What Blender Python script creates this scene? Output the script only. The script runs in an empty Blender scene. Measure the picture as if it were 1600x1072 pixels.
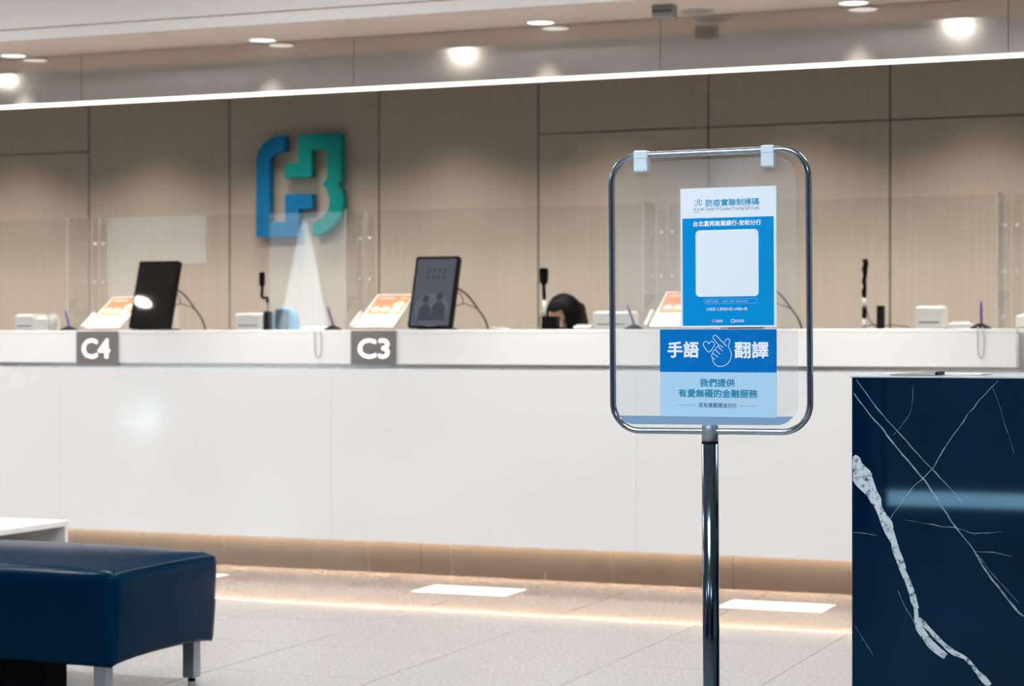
import bpy, bmesh, math, random
from mathutils import Vector, Matrix, Euler
random.seed(7)
PI = math.pi
scene = bpy.context.scene
COL = scene.collection

# ------------------------------------------------------------------ camera
# Room axes: +X runs right along the counter, +Y runs from the hall to the back wall, Z up.
F_PX, CX, HY = 3190.0, 800.0, 530.0
TH = math.radians(22.17)
EYE = 1.10
cam_d = bpy.data.cameras.new('camera')
cam = bpy.data.objects.new('camera', cam_d); COL.objects.link(cam)
cam.location = (0, 0, EYE); cam.rotation_euler = (PI/2, 0, TH)
cam_d.sensor_width = 36.0; cam_d.lens = 36.0*F_PX/1600.0
cam_d.shift_y = -6.0/1600.0
cam_d.dof.use_dof = True; cam_d.dof.focus_distance = 4.4; cam_d.dof.aperture_fstop = 6.3
cam_d.clip_end = 200
scene.camera = cam

def at(px, py, Y):
    """point of the plane y = Y that the photograph shows at (px, py): returns X, Z"""
    t = (px-CX)/F_PX
    d = Y/(math.cos(TH)+t*math.sin(TH))
    return d*(t*math.cos(TH)-math.sin(TH)), EYE-(py-HY)*d/F_PX

# ------------------------------------------------------------------ exposure and world
vs = scene.view_settings
vs.view_transform = 'Standard'; vs.look = 'None'; vs.gamma = 1.0; vs.use_curve_mapping = False
vs.exposure = 0.10
scene.cycles.use_denoising = True
scene.cycles.max_bounces = 10; scene.cycles.transparent_max_bounces = 24
scene.cycles.sample_clamp_indirect = 6.0
world = bpy.data.worlds.new('hall_daylight'); scene.world = world
world.use_nodes = True
bg = world.node_tree.nodes['Background']
bg.inputs[0].default_value = (0.70, 0.86, 1.0, 1); bg.inputs[1].default_value = 0.30

# ------------------------------------------------------------------ lamps
SOFFIT_Z, MAIN_Z, BACK_Z = 2.51, 2.95, 2.75
def spot(name, loc, power, size, blend=0.5, color=(1, .93, .84), rot=(0, 0, 0), radius=0.05):
    l = bpy.data.lights.new(name, 'SPOT'); l.energy = power; l.spot_size = math.radians(size)
    l.spot_blend = blend; l.color = color; l.shadow_soft_size = radius
    o = bpy.data.objects.new(name, l); COL.objects.link(o); o.location = loc; o.rotation_euler = rot
    return o
def area(name, loc, power, sx, sy, color=(1, 1, 1), rot=(0, 0, 0)):
    l = bpy.data.lights.new(name, 'AREA'); l.energy = power; l.shape = 'RECTANGLE'; l.size = sx; l.size_y = sy
    l.color = color
    o = bpy.data.objects.new(name, l); COL.objects.link(o); o.location = loc; o.rotation_euler = rot
    return o
SOFFIT_LAMPS = [(-6.115+1.405*k, 8.45) for k in range(-1, 5)]
MAIN_LAMPS = [(-8.80, 5.01), (-5.26, 5.01), (-2.09, 5.01), (-7.41, 6.43)]
for i, (x, y) in enumerate(SOFFIT_LAMPS):
    spot('soffit_lamp', (x, y, SOFFIT_Z-.012), 125, 60, 1.0)
for i, (x, y) in enumerate(MAIN_LAMPS):
    spot('hall_lamp', (x, y, MAIN_Z-.03), 90, 120, .8)
WASH_X = [-.6714*10.76+.5+1.0*k for k in range(-3, 9)]
for x in WASH_X:
    spot('wall_wash_lamp', (x, 10.30, BACK_Z-.02), 36, 90, 1.0, (1, .90, .79), (0, 0, 0), .07)
area('wall_gradient_fill', (-4.5, 9.30, BACK_Z-.02), 235, 14, .10, (1, .92, .83)).data.spread = math.radians(136)  # unseen strip added to grade the wall from dim top to bright middle
area('kick_light', (-3.5, 8.652, .172), 46, 14, .02, (1, .74, .51))
# unseen area fills added above the hall to brighten counter and sign
for x in (-10.6, -8.6, -6.4, -4.2, -2.2, -.2):
    area('hall_fill', (x, 6.35, MAIN_Z-.02), 43, .9, .8, (.97, .985, 1))
for x in (-7, -3, 1):
    area('entrance_fill', (x, -1.5, MAIN_Z-.02), 55, 1.2, 1.2, (.80, .92, 1))  # added bluish fill for the foreground, no such fitting seen
area('hall_fill', (-1.6, 2.0, MAIN_Z-.02), 100, 1.2, 1.2, (.84, .94, 1))  # added fill for the front of the sign
sun_d = bpy.data.lights.new('street_sun', 'SUN'); sun_d.energy = 220; sun_d.angle = .01; sun_d.color = (.72, .90, 1)
sun = bpy.data.objects.new('street_sun', sun_d); COL.objects.link(sun); sun.location = (0, -5, 6); sun.rotation_euler = (math.radians(-28), 0, 0)

# ------------------------------------------------------------------ materials
def nt(m): return m.node_tree.nodes, m.node_tree.links
def mat(name, col, rough=.5, metal=0.0, spec=.5, emit=None, es=0.0, coat=0.0):
    m = bpy.data.materials.new(name); m.use_nodes = True
    p = m.node_tree.nodes['Principled BSDF']
    p.inputs['Base Color'].default_value = (*col, 1)
    p.inputs['Roughness'].default_value = rough
    p.inputs['Metallic'].default_value = metal
    p.inputs['Specular IOR Level'].default_value = spec
    p.inputs['Coat Weight'].default_value = coat; p.inputs['Coat Roughness'].default_value = .05
    if emit: p.inputs['Emission Color'].default_value = (*emit, 1); p.inputs['Emission Strength'].default_value = es
    return m
def vary(m, scale=(6, 6, 6), amount=.1, detail=4, rough=0.0, freq=1.0):
    """noise over the base colour (and the roughness)"""
    N, L = nt(m); p = N['Principled BSDF']
    tc = N.new('ShaderNodeTexCoord'); mp = N.new('ShaderNodeMapping'); mp.inputs['Scale'].default_value = scale
    nz = N.new('ShaderNodeTexNoise'); nz.inputs['Scale'].default_value = freq; nz.inputs['Detail'].default_value = detail
    L.new(tc.outputs['Object'], mp.inputs['Vector']); L.new(mp.outputs['Vector'], nz.inputs['Vector'])
    c = p.inputs['Base Color'].default_value[:3]
    mx = N.new('ShaderNodeMix'); mx.data_type = 'RGBA'
    mx.inputs['A'].default_value = (*[v*(1-amount) for v in c], 1)
    mx.inputs['B'].default_value = (*[min(1, v*(1+amount)) for v in c], 1)
    L.new(nz.outputs['Fac'], mx.inputs['Factor']); L.new(mx.outputs['Result'], p.inputs['Base Color'])
    if rough:
        r0 = p.inputs['Roughness'].default_value
        mr = N.new('ShaderNodeMapRange'); mr.inputs['To Min'].default_value = max(0, r0-rough); mr.inputs['To Max'].default_value = r0+rough
        L.new(nz.outputs['Fac'], mr.inputs['Value']); L.new(mr.outputs['Result'], p.inputs['Roughness'])
    return m
def clear(name, tint=(.97, .98, .98), base=.036, rough=0.0):
    m = bpy.data.materials.new(name); m.use_nodes = True
    N, L = nt(m); N.clear()
    out = N.new('ShaderNodeOutputMaterial'); mx = N.new('ShaderNodeMixShader')
    tr = N.new('ShaderNodeBsdfTransparent'); tr.inputs[0].default_value = (*tint, 1)
    gl = N.new('ShaderNodeBsdfGlossy'); gl.inputs['Roughness'].default_value = rough
    lw = N.new('ShaderNodeLayerWeight'); lw.inputs['Blend'].default_value = .5
    pw = N.new('ShaderNodeMath'); pw.operation = 'POWER'; pw.inputs[1].default_value = 5
    ma = N.new('ShaderNodeMath'); ma.operation = 'MULTIPLY_ADD'; ma.inputs[1].default_value = 1-base; ma.inputs[2].default_value = base
    L.new(lw.outputs['Facing'], pw.inputs[0]); L.new(pw.outputs[0], ma.inputs[0]); L.new(ma.outputs[0], mx.inputs[0])
    L.new(tr.outputs[0], mx.inputs[1]); L.new(gl.outputs[0], mx.inputs[2]); L.new(mx.outputs[0], out.inputs[0])
    return m
def edge_mat(name, col, alpha):
    m = bpy.data.materials.new(name); m.use_nodes = True
    p = m.node_tree.nodes['Principled BSDF']
    p.inputs['Base Color'].default_value = (*col, 1); p.inputs['Alpha'].default_value = alpha; p.inputs['Roughness'].default_value = .2
    return m

M = {}
M['wall'] = vary(mat('linen_wall_panel', (.50, .43, .355), .55), (60, 60, 1.2), .09, 3)
M['seam'] = mat('dark_seam', (.10, .085, .07), .8)
M['white_gloss'] = vary(mat('white_gloss_panel', (.80, .80, .795), .10, coat=.4), (1, 1, 1), .02, 2, .02)
M['white_matt'] = vary(mat('white_solid_surface', (.80, .79, .77), .35), (2, 2, 2), .02, 2)
M['ceiling'] = vary(mat('ceiling_paint', (.74, .70, .67), .7), (1, 1, 1), .02)
M['soffit'] = vary(mat('warm_soffit_paint', (.88, .76, .655), .7), (1, 1, 1), .02)
M['back_ceiling'] = vary(mat('light_absorbing_ceiling', (.10, .09, .085), .8), (1, 1, 1), .05)  # unseen ceiling blackened so less light bounces onto the wall top
M['fascia'] = vary(mat('grey_gloss_fascia', (.58, .53, .49), .085, .75), (2, 2, 4), .10, 5, .05)
M['kick_steel'] = vary(mat('kick_plate_steel', (.185, .158, .138), .26, .5), (9, 9, .4), .10, 2, .05)
M['steel'] = vary(mat('brushed_steel', (.55, .52, .49), .24, 1), (1.5, 1.5, 60), .12, 3, .06)
M['chrome'] = vary(mat('polished_chrome', (.40, .46, .53), .12, 1), (3, 3, 3), .05, 2, .03)
M['dark_chrome'] = vary(mat('dark_polished_steel', (.10, .14, .19), .13, 1), (3, 3, 3), .05, 2, .03)
M['black'] = vary(mat('black_plastic', (.002, .002, .002), .45, 0, .08), (20, 20, 20), .1)
M['black_rubber'] = vary(mat('black_rubber', (.004, .004, .004), .7, 0, .1), (20, 20, 20), .1)
M['screen'] = mat('black_glass_screen', (.005, .005, .005), .03, 0, .45)
M['white_plastic'] = vary(mat('white_plastic', (.80, .76, .72), .35), (10, 10, 10), .03)
M['clip'] = vary(mat('pale_blue_plastic', (.62, .74, .82), .35), (10, 10, 10), .03)
M['plate'] = vary(mat('brushed_grey_plate', (.26, .23, .21), .35, .6), (2, 2, 90), .1, 3, .05)
M['lit_letter'] = mat('white_letter', (.95, .95, .95), .4, emit=(1, 1, 1), es=.7)
M['leather'] = vary(mat('blue_leather', (.0, .015, .042), .24, 0, .06), (160, 160, 160), .06, 3)
M['piping'] = mat('dark_blue_piping', (.004, .03, .065), .4)
M['lamp'] = mat('lit_lens', (1, 1, 1), .5, emit=(1, .98, .95), es=1.25)
M['lamp_bright'] = mat('bright_lit_lens', (1, 1, 1), .5, emit=(1, .95, .88), es=190)
M['lamp_ring'] = vary(mat('white_trim_ring', (.8, .78, .75), .4), (5, 5, 5), .03)
M['led'] = mat('lit_strip', (1, 1, 1), .5, emit=(1, .95, .90), es=2.2)
M['grille'] = vary(mat('beige_grille', (.45, .40, .36), .6), (40, 40, 40), .1)
M['logo_blue'] = vary(mat('logo_blue', (.002, .17, .40), .5, 0, .2), (2, 2, 2), .04)
M['logo_green'] = vary(mat('logo_teal', (.001, .28, .26), .5, 0, .2), (2, 2, 2), .04)
M['acrylic'] = clear('clear_acrylic')
M['acrylic_edge'] = edge_mat('acrylic_edge', (.88, .84, .79), .42)
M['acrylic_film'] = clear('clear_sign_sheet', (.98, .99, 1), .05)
def painted_haze(m, lo, hi):
    """pale reflections painted on a clear sheet as cloudy white scattering"""
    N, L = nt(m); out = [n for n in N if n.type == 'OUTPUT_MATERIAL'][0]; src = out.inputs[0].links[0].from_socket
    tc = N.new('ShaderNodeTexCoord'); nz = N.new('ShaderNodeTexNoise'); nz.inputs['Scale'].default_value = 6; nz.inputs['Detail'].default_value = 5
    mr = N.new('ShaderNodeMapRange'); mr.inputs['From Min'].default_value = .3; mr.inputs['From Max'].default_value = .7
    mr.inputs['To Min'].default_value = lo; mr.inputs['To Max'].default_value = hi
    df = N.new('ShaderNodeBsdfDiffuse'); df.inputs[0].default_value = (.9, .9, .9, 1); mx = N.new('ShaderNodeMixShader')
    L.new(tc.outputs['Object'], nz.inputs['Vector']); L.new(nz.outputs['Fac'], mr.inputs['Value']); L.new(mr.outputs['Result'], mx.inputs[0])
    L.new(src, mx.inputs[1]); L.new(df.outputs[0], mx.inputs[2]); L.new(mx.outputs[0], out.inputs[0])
painted_haze(M['acrylic_film'], .02, .11)  # pale reflections of the sign sheet painted in as white haze
M['sheet_edge'] = edge_mat('sheet_edge', (.85, .88, .9), .5)
M['blue_strip'] = vary(mat('blue_grey_strip', (.22, .36, .53), .45), (4, 4, 4), .03)
M['paper'] = vary(mat('white_paper', (.80, .86, .93), .5, 0, .1), (8, 8, 8), .01)
M['paper_blue'] = vary(mat('poster_blue', (.0, .27, .66), .4, 0, .08), (8, 8, 8), .02)
M['poster_navy'] = vary(mat('poster_deep_blue', (.0, .165, .52), .4, 0, .08), (8, 8, 8), .02)
M['poster_pale'] = vary(mat('poster_pale_blue', (.45, .68, .88), .5, 0, .1), (8, 8, 8), .02)
M['ink_white'] = mat('white_ink', (.90, .94, 1.0), .5)
M['ink_teal'] = mat('teal_ink', (.0, .24, .44), .5)
M['ink_sky'] = mat('sky_blue_ink', (.02, .30, .55), .5)
M['ink_grey'] = mat('grey_ink', (.22, .27, .35), .5)
M['ink_navy'] = mat('navy_ink', (.03, .10, .24), .5)
M['ink_faint'] = mat('light_blue_ink', (.25, .55, .85), .5)
M['flyer_white'] = vary(mat('flyer_paper', (.85, .80, .76), .5), (8, 8, 8), .02)
M['flyer_orange'] = vary(mat('orange_print', (.80, .24, .10), .5), (8, 8, 8), .05)
M['flyer_cream'] = mat('cream_print', (.88, .66, .55), .5)
M['flyer_blue'] = mat('pale_blue_print', (.36, .48, .72), .5)
M['pen'] = mat('violet_pen', (.05, .03, .22), .35)
M['cord'] = mat('grey_cord', (.42, .38, .35), .6)
M['hair'] = vary(mat('black_hair', (.0025, .002, .0018), .5, 0, .10), (200, 200, 14), .4, 3)
M['skin'] = vary(mat('skin', (.58, .33, .22), .5), (12, 12, 12), .05)
M['shirt'] = vary(mat('white_blouse', (.7, .7, .72), .7), (20, 20, 20), .05)
M['trousers'] = vary(mat('dark_trousers', (.02, .02, .03), .8), (20, 20, 20), .1)
M['chair_blue'] = vary(mat('blue_mesh_fabric', (.10, .27, .46), .7), (90, 90, 90), .12)
M['grey_box'] = vary(mat('grey_housing', (.30, .28, .27), .5), (5, 5, 5), .05)
M['lilac'] = vary(mat('grey_lilac_panel', (.45, .45, .52), .4), (3, 3, 3), .03)
M['table_white'] = vary(mat('white_laminate', (.82, .80, .78), .3), (3, 3, 3), .02)
M['black_block'] = vary(mat('plain_black', (.001, .001, .001), .5, 0, .05), (8, 8, 8), .1)
M['sticker'] = vary(mat('white_floor_sticker', (.93, .93, .93), .4), (4, 4, 4), .01)
M['slab'] = vary(mat('pale_stone_edge', (.55, .62, .68), .3), (30, 30, 30), .12)
M['marble'] = vary(mat('navy_marble', (.0, .0105, .033), .03, 0, .40), (5, 5, 5), .6, 6)
M['display'] = mat('lit_grey_display', (.02, .02, .03), .05, emit=(.13, .145, .18), es=.42)
M['display_dark'] = mat('dim_display_shape', (.02, .02, .03), .05, emit=(.05, .06, .10), es=.42)
M['display_light'] = mat('pale_display_shape', (.02, .02, .03), .05, emit=(.19, .205, .26), es=.42)

for k_, tint_ in (('marble', (.42, .75, 1)), ('leather', (.55, .85, 1))): M[k_].node_tree.nodes['Principled BSDF'].inputs['Specular Tint'].default_value = (*tint_, 1)
def vein_material(name, light, dark, scale, lo, hi):
    m = mat(name, light, .12); N, L = nt(m); p = N['Principled BSDF']
    tc = N.new('ShaderNodeTexCoord'); nz = N.new('ShaderNodeTexNoise'); nz.inputs['Scale'].default_value = scale; nz.inputs['Detail'].default_value = 8
    nz.inputs['Roughness'].default_value = .7
    rp = N.new('ShaderNodeValToRGB'); rp.color_ramp.elements[0].position = lo; rp.color_ramp.elements[0].color = (*dark, 1)
    rp.color_ramp.elements[1].position = hi; rp.color_ramp.elements[1].color = (*light, 1)
    L.new(tc.outputs['Object'], nz.inputs['Vector']); L.new(nz.outputs['Fac'], rp.inputs['Fac']); L.new(rp.outputs['Color'], p.inputs['Base Color'])
    return m
M['vein'] = vein_material('white_vein', (.62, .70, .76), (.015, .04, .07), 75, .37, .50)
M['vein_thin'] = vein_material('thin_vein', (.36, .45, .53), (.02, .05, .08), 40, .30, .60)

def floor_material():
    m = mat('polished_granite_tiles', (.42, .40, .385), .13); N, L = nt(m); p = N['Principled BSDF']
    tc = N.new('ShaderNodeTexCoord')
    nz = N.new('ShaderNodeTexNoise'); nz.inputs['Scale'].default_value = 70; nz.inputs['Detail'].default_value = 6; nz.inputs['Roughness'].default_value = .75
    L.new(tc.outputs['Object'], nz.inputs['Vector'])
    rp = N.new('ShaderNodeValToRGB'); rp.color_ramp.elements[0].position = .33; rp.color_ramp.elements[0].color = (.215, .203, .194, 1)
    rp.color_ramp.elements[1].position = .68; rp.color_ramp.elements[1].color = (.385, .372, .363, 1)
    L.new(nz.outputs['Fac'], rp.inputs['Fac'])
    sx = N.new('ShaderNodeSeparateXYZ'); L.new(tc.outputs['Object'], sx.inputs[0])
    def line(sock, x0, step, w):
        a = N.new('ShaderNodeMath'); a.operation = 'SUBTRACT'; a.inputs[1].default_value = x0; L.new(sock, a.inputs[0])
        b = N.new('ShaderNodeMath'); b.operation = 'PINGPONG'; b.inputs[1].default_value = step/2; L.new(a.outputs[0], b.inputs[0])
        c = N.new('ShaderNodeMath'); c.operation = 'LESS_THAN'; c.inputs[1].default_value = w; L.new(b.outputs[0], c.inputs[0])
        return c.outputs[0]
    lx = line(sx.outputs['X'], -2.304, .59, .0035); ly = line(sx.outputs['Y'], 8.3, .59, .002)
    mx = N.new('ShaderNodeMath'); mx.operation = 'MAXIMUM'; L.new(lx, mx.inputs[0]); L.new(ly, mx.inputs[1])
    cm = N.new('ShaderNodeMix'); cm.data_type = 'RGBA'; cm.inputs['B'].default_value = (.16, .14, .125, 1)
    L.new(mx.outputs[0], cm.inputs['Factor']); L.new(rp.outputs['Color'], cm.inputs['A']); L.new(cm.outputs['Result'], p.inputs['Base Color'])
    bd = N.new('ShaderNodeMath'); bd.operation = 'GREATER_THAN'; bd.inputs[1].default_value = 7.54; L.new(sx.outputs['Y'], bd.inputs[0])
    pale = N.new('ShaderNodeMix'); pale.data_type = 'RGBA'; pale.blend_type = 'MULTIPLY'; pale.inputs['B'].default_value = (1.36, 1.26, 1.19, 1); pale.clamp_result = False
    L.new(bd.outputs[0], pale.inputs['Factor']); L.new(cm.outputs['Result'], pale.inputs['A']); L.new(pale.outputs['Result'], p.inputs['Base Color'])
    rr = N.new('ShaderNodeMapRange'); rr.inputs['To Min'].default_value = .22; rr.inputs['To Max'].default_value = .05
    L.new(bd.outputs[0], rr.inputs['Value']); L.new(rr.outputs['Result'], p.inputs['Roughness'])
    return m
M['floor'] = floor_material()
M['dark_wall'] = vary(mat('dark_grey_wall', (.02, .026, .035), .5), (2, 2, 2), .1)
M['backdrop_grey'] = vary(mat('backdrop_grey', (.04, .04, .04), .8), (2, 2, 2), .1)
M['reflector_white'] = vary(mat('pale_reflector', (.30, .30, .30), .8), (4, 4, 4), .03)  # tone of the unseen shapes added for reflections
M['satin'] = vary(mat('satin_grey_metal', (.34, .37, .43), .32, .6), (4, 4, 4), .03)

# ------------------------------------------------------------------ helpers
def new_bm(): return bmesh.new()
def box(bm, x0, x1, y0, y1, z0, z1, mi=0):
    v = [bm.verts.new(p) for p in ((x0,y0,z0),(x1,y0,z0),(x1,y1,z0),(x0,y1,z0),(x0,y0,z1),(x1,y0,z1),(x1,y1,z1),(x0,y1,z1))]
    fs = [bm.faces.new([v[i] for i in q]) for q in ((3,2,1,0),(4,5,6,7),(0,1,5,4),(1,2,6,5),(2,3,7,6),(3,0,4,7))]
    for f in fs: f.material_index = mi
    return fs
def rbox(bm, x0, x1, y0, y1, z0, z1, r=.004, seg=2, mi=0):
    fs = box(bm, x0, x1, y0, y1, z0, z1, mi)
    es = list({e for f in fs for e in f.edges})
    bmesh.ops.bevel(bm, geom=es, offset=r, segments=seg, profile=.5, affect='EDGES')
def sheet(bm, pts, y0, y1, mi=0, mi_side=None):
    """polygon in the XZ plane (list of x, z) extruded from y0 to y1"""
    a = [bm.verts.new((x, y0, z)) for x, z in pts]; b = [bm.verts.new((x, y1, z)) for x, z in pts]
    n = len(pts); fs = []
    f1 = bm.faces.new(a); f2 = bm.faces.new(b[::-1]); fs += [f1, f2]
    f1.material_index = f2.material_index = mi
    for i in range(n):
        f = bm.faces.new((a[i], b[i], b[(i+1) % n], a[(i+1) % n])); f.material_index = mi if mi_side is None else mi_side
        fs.append(f)
    bmesh.ops.recalc_face_normals(bm, faces=fs)
def tube(bm, pts, r, seg=10, closed=False, caps=True, mi=0):
    """round tube along pts; r a number or a list"""
    pts = [Vector(p) for p in pts]; n = len(pts); rings = []
    up = None
    for i, p in enumerate(pts):
        a = pts[(i-1) % n] if (closed or i > 0) else p
        b = pts[(i+1) % n] if (closed or i < n-1) else p
        t = (b-a).normalized()
        if up is None:
            up = Vector((0, 1, 0)) if abs(t.y) < .9 else Vector((1, 0, 0))
        s = t.cross(up).normalized(); up = s.cross(t).normalized()
        rr = r[i] if isinstance(r, (list, tuple)) else r
        rings.append([bm.verts.new(p+s*math.cos(2*PI*k/seg)*rr+up*math.sin(2*PI*k/seg)*rr) for k in range(seg)])
    fs = []
    for i in range(n if closed else n-1):
        A, B = rings[i], rings[(i+1) % n]
        for k in range(seg):
            fs.append(bm.faces.new((A[k], A[(k+1) % seg], B[(k+1) % seg], B[k])))
    if not closed and caps:
        fs.append(bm.faces.new(rings[0][::-1])); fs.append(bm.faces.new(rings[-1]))
    for f in fs: f.material_index = mi; f.smooth = len(f.verts) == 4
    bmesh.ops.recalc_face_normals(bm, faces=fs)
def lathe(bm, prof, seg=32, c=(0, 0), mi=0):
    """profile (r, z) turned about the vertical through c"""
    rings = []
    for r, z in prof:
        rings.append([bm.verts.new((c[0]+r*math.cos(2*PI*k/seg), c[1]+r*math.sin(2*PI*k/seg), z)) for k in range(seg)] if r > 1e-6 else [bm.verts.new((c[0], c[1], z))])
    fs = []
    for A, B in zip(rings, rings[1:]):
        for k in range(seg):
            j = (k+1) % seg
            if len(A) == 1 and len(B) == 1: continue
            if len(A) == 1: fs.append(bm.faces.new((A[0], B[k], B[j])))
            elif len(B) == 1: fs.append(bm.faces.new((A[k], A[j], B[0])))
            else: fs.append(bm.faces.new((A[k], A[j], B[j], B[k])))
    for f in fs: f.smooth = True; f.material_index = mi
    bmesh.ops.recalc_face_normals(bm, faces=fs)
def rrect(x0, x1, z0, z1, r, n=6):
    pts = []
    for cx, cz, a0 in ((x1-r, z1-r, 0), (x0+r, z1-r, 90), (x0+r, z0+r, 180), (x1-r, z0+r, 270)):
        for k in range(n+1):
            a = math.radians(a0+90*k/n); pts.append((cx+r*math.cos(a), cz+r*math.sin(a)))
    return pts
def ellipse(cx, cz, rx, rz, n=20): return [(cx+rx*math.cos(2*PI*k/n), cz+rz*math.sin(2*PI*k/n)) for k in range(n)]
def ribbon(bm, pts, w, y0, y1, mi=0, closed=False):
    """flat stroke of width w (number or list) along x, z points"""
    P = [Vector((x, z)) for x, z in pts]; n = len(P); Lp, Rp = [], []
    for i, p in enumerate(P):
        a = P[(i-1) % n] if (closed or i > 0) else p; b = P[(i+1) % n] if (closed or i < n-1) else p
        t = (b-a).normalized(); s = Vector((-t.y, t.x)); ww = (w[i] if isinstance(w, (list, tuple)) else w)/2
        Lp.append(p+s*ww); Rp.append(p-s*ww)
    V = [[bm.verts.new((q.x, yy, q.y)) for q in S] for yy in (y0, y1) for S in (Lp, Rp)]
    fs = []
    for i in range(n if closed else n-1):
        j = (i+1) % n
        fs.append(bm.faces.new((V[0][i], V[1][i], V[1][j], V[0][j])))
        fs.append(bm.faces.new((V[2][i], V[2][j], V[3][j], V[3][i])))
        fs.append(bm.faces.new((V[0][i], V[0][j], V[2][j], V[2][i])))
        fs.append(bm.faces.new((V[1][i], V[3][i], V[3][j], V[1][j])))
    for f in fs: f.material_index = mi
    bmesh.ops.recalc_face_normals(bm, faces=fs)
def smooth_path(pts, n=8, closed=False):
    out = []; P = [Vector(p) for p in pts]; m = len(P)
    for i in range(m if closed else m-1):
        p0 = P[(i-1) % m] if (closed or i > 0) else P[i]; p1 = P[i]; p2 = P[(i+1) % m]
        p3 = P[(i+2) % m] if (closed or i < m-2) else p2
        for k in range(n):
            t = k/n
            out.append(.5*((2*p1)+(p2-p0)*t+(2*p0-5*p1+4*p2-p3)*t*t+(3*p1-p0-3*p2+p3)*t**3))
    if not closed: out.append(P[-1])
    return out
def obj(name, bm, mats, parent=None, loc=(0, 0, 0), smooth=False, bevel=0):
    me = bpy.data.meshes.new(name); bm.to_mesh(me); bm.free()
    for m in (mats if isinstance(mats, (list, tuple)) else [mats]): me.materials.append(m)
    if smooth:
        for f in me.polygons: f.use_smooth = True
    o = bpy.data.objects.new(name, me); COL.objects.link(o); o.location = loc
    if parent: o.parent = parent
    if bevel:
        b = o.modifiers.new('bevel', 'BEVEL'); b.width = bevel; b.segments = 2; b.limit_method = 'ANGLE'
    return o
def tag(o, label, cat, group=None):
    o['label'] = label; o['category'] = cat
    if group: o['group'] = group
    return o
def thing(name, label, cat, loc=(0, 0, 0), rot=(0, 0, 0), group=None):
    o = bpy.data.objects.new(name, None); COL.objects.link(o); o.location = loc; o.rotation_euler = rot
    o.empty_display_size = .1
    return tag(o, label, cat, group)
def struct(name, bm, mats, **k):
    o = obj(name, bm, mats, **k); o['kind'] = 'structure'; return o
def dup(root, loc, label=None, group=None, rot=None):
    def cp(o, parent):
        c = o.copy(); COL.objects.link(c); c.parent = parent
        for ch in list(o.children): cp(ch, c)
        return c
    r = cp(root, None); r.location = loc
    if rot is not None: r.rotation_euler = rot
    if label: r['label'] = label
    if group: r['group'] = group
    return r
def text_part(name, body, material, parent, x0, x1, z0, z1, y, depth=.0002, bold=0.0, label=None, fit=True):
    """lettering as a mesh that fills x0..x1, z0..z1 at local depth y, facing -Y"""
    cu = bpy.data.curves.new(name, 'FONT'); cu.body = body; cu.size = 1.0; cu.extrude = .01
    cu.resolution_u = 3
    tmp = bpy.data.objects.new('tmp_text', cu); COL.objects.link(tmp)
    dg = bpy.context.evaluated_depsgraph_get(); dg.update()
    me = bpy.data.meshes.new_from_object(tmp.evaluated_get(dg))
    bpy.data.objects.remove(tmp); bpy.data.curves.remove(cu)
    xs = [v.co.x for v in me.vertices]; zs = [v.co.y for v in me.vertices]
    a0, a1, b0, b1 = min(xs), max(xs), min(zs), max(zs)
    for v in me.vertices:
        x, z, e = v.co
        v.co = (x0+(x-a0)/(a1-a0)*(x1-x0), y-(depth if e > 0 else 0), z0+(z-b0)/(b1-b0)*(z1-z0))
    if bold:
        bmx = new_bm(); bmx.from_mesh(me); src = bmx.verts[:]+bmx.edges[:]+bmx.faces[:]
        e = bold*(z1-z0)
        for k_, (dx_, dz_) in enumerate(((e, 0), (-e, 0), (0, e), (0, -e))):
            r_ = bmesh.ops.duplicate(bmx, geom=src)
            for v in r_['geom']:
                if isinstance(v, bmesh.types.BMVert): v.co += Vector((dx_, -.00004*(k_+1), dz_))
        bmx.to_mesh(me); bmx.free()
    me.materials.clear(); me.materials.append(material); me.name = name
    o = bpy.data.objects.new(name, me); COL.objects.link(o); o.parent = parent
    if label: o['label'] = label
    return o

# ------------------------------------------------------------------ the setting
XL, XR = -18.0, 8.0
bm = new_bm(); box(bm, -18, 8, -6.2, 10.95, -.1, 0); struct('floor', bm, M['floor'])

WALL_Y = 10.76
bm = new_bm()
box(bm, XL, XR, WALL_Y+.012, WALL_Y+.15, 0, BACK_Z, 1)
seams = [-.6714*WALL_Y+1.0*k for k in range(-11, 16)]
zs_left, zs_right = at(70, 240, WALL_Y)[1], at(1105, 199, WALL_Y)[1]
g = .005
for xa, xb in zip(seams, seams[1:]):
    if xb < XL or xa > XR: continue
    xm = (xa+xb)/2
    zsplit = zs_left if xm < seams[11] else (zs_right if xm > seams[14]+.01 else None)
    cuts = [0, BACK_Z] if zsplit is None else [0, zsplit, BACK_Z]
    for za, zb in zip(cuts, cuts[1:]):
        box(bm, xa+g, xb-g, WALL_Y, WALL_Y+.014, za+g*.8, zb-g*.8, 0)
struct('wall_back', bm, [M['wall'], M['seam']])

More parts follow.
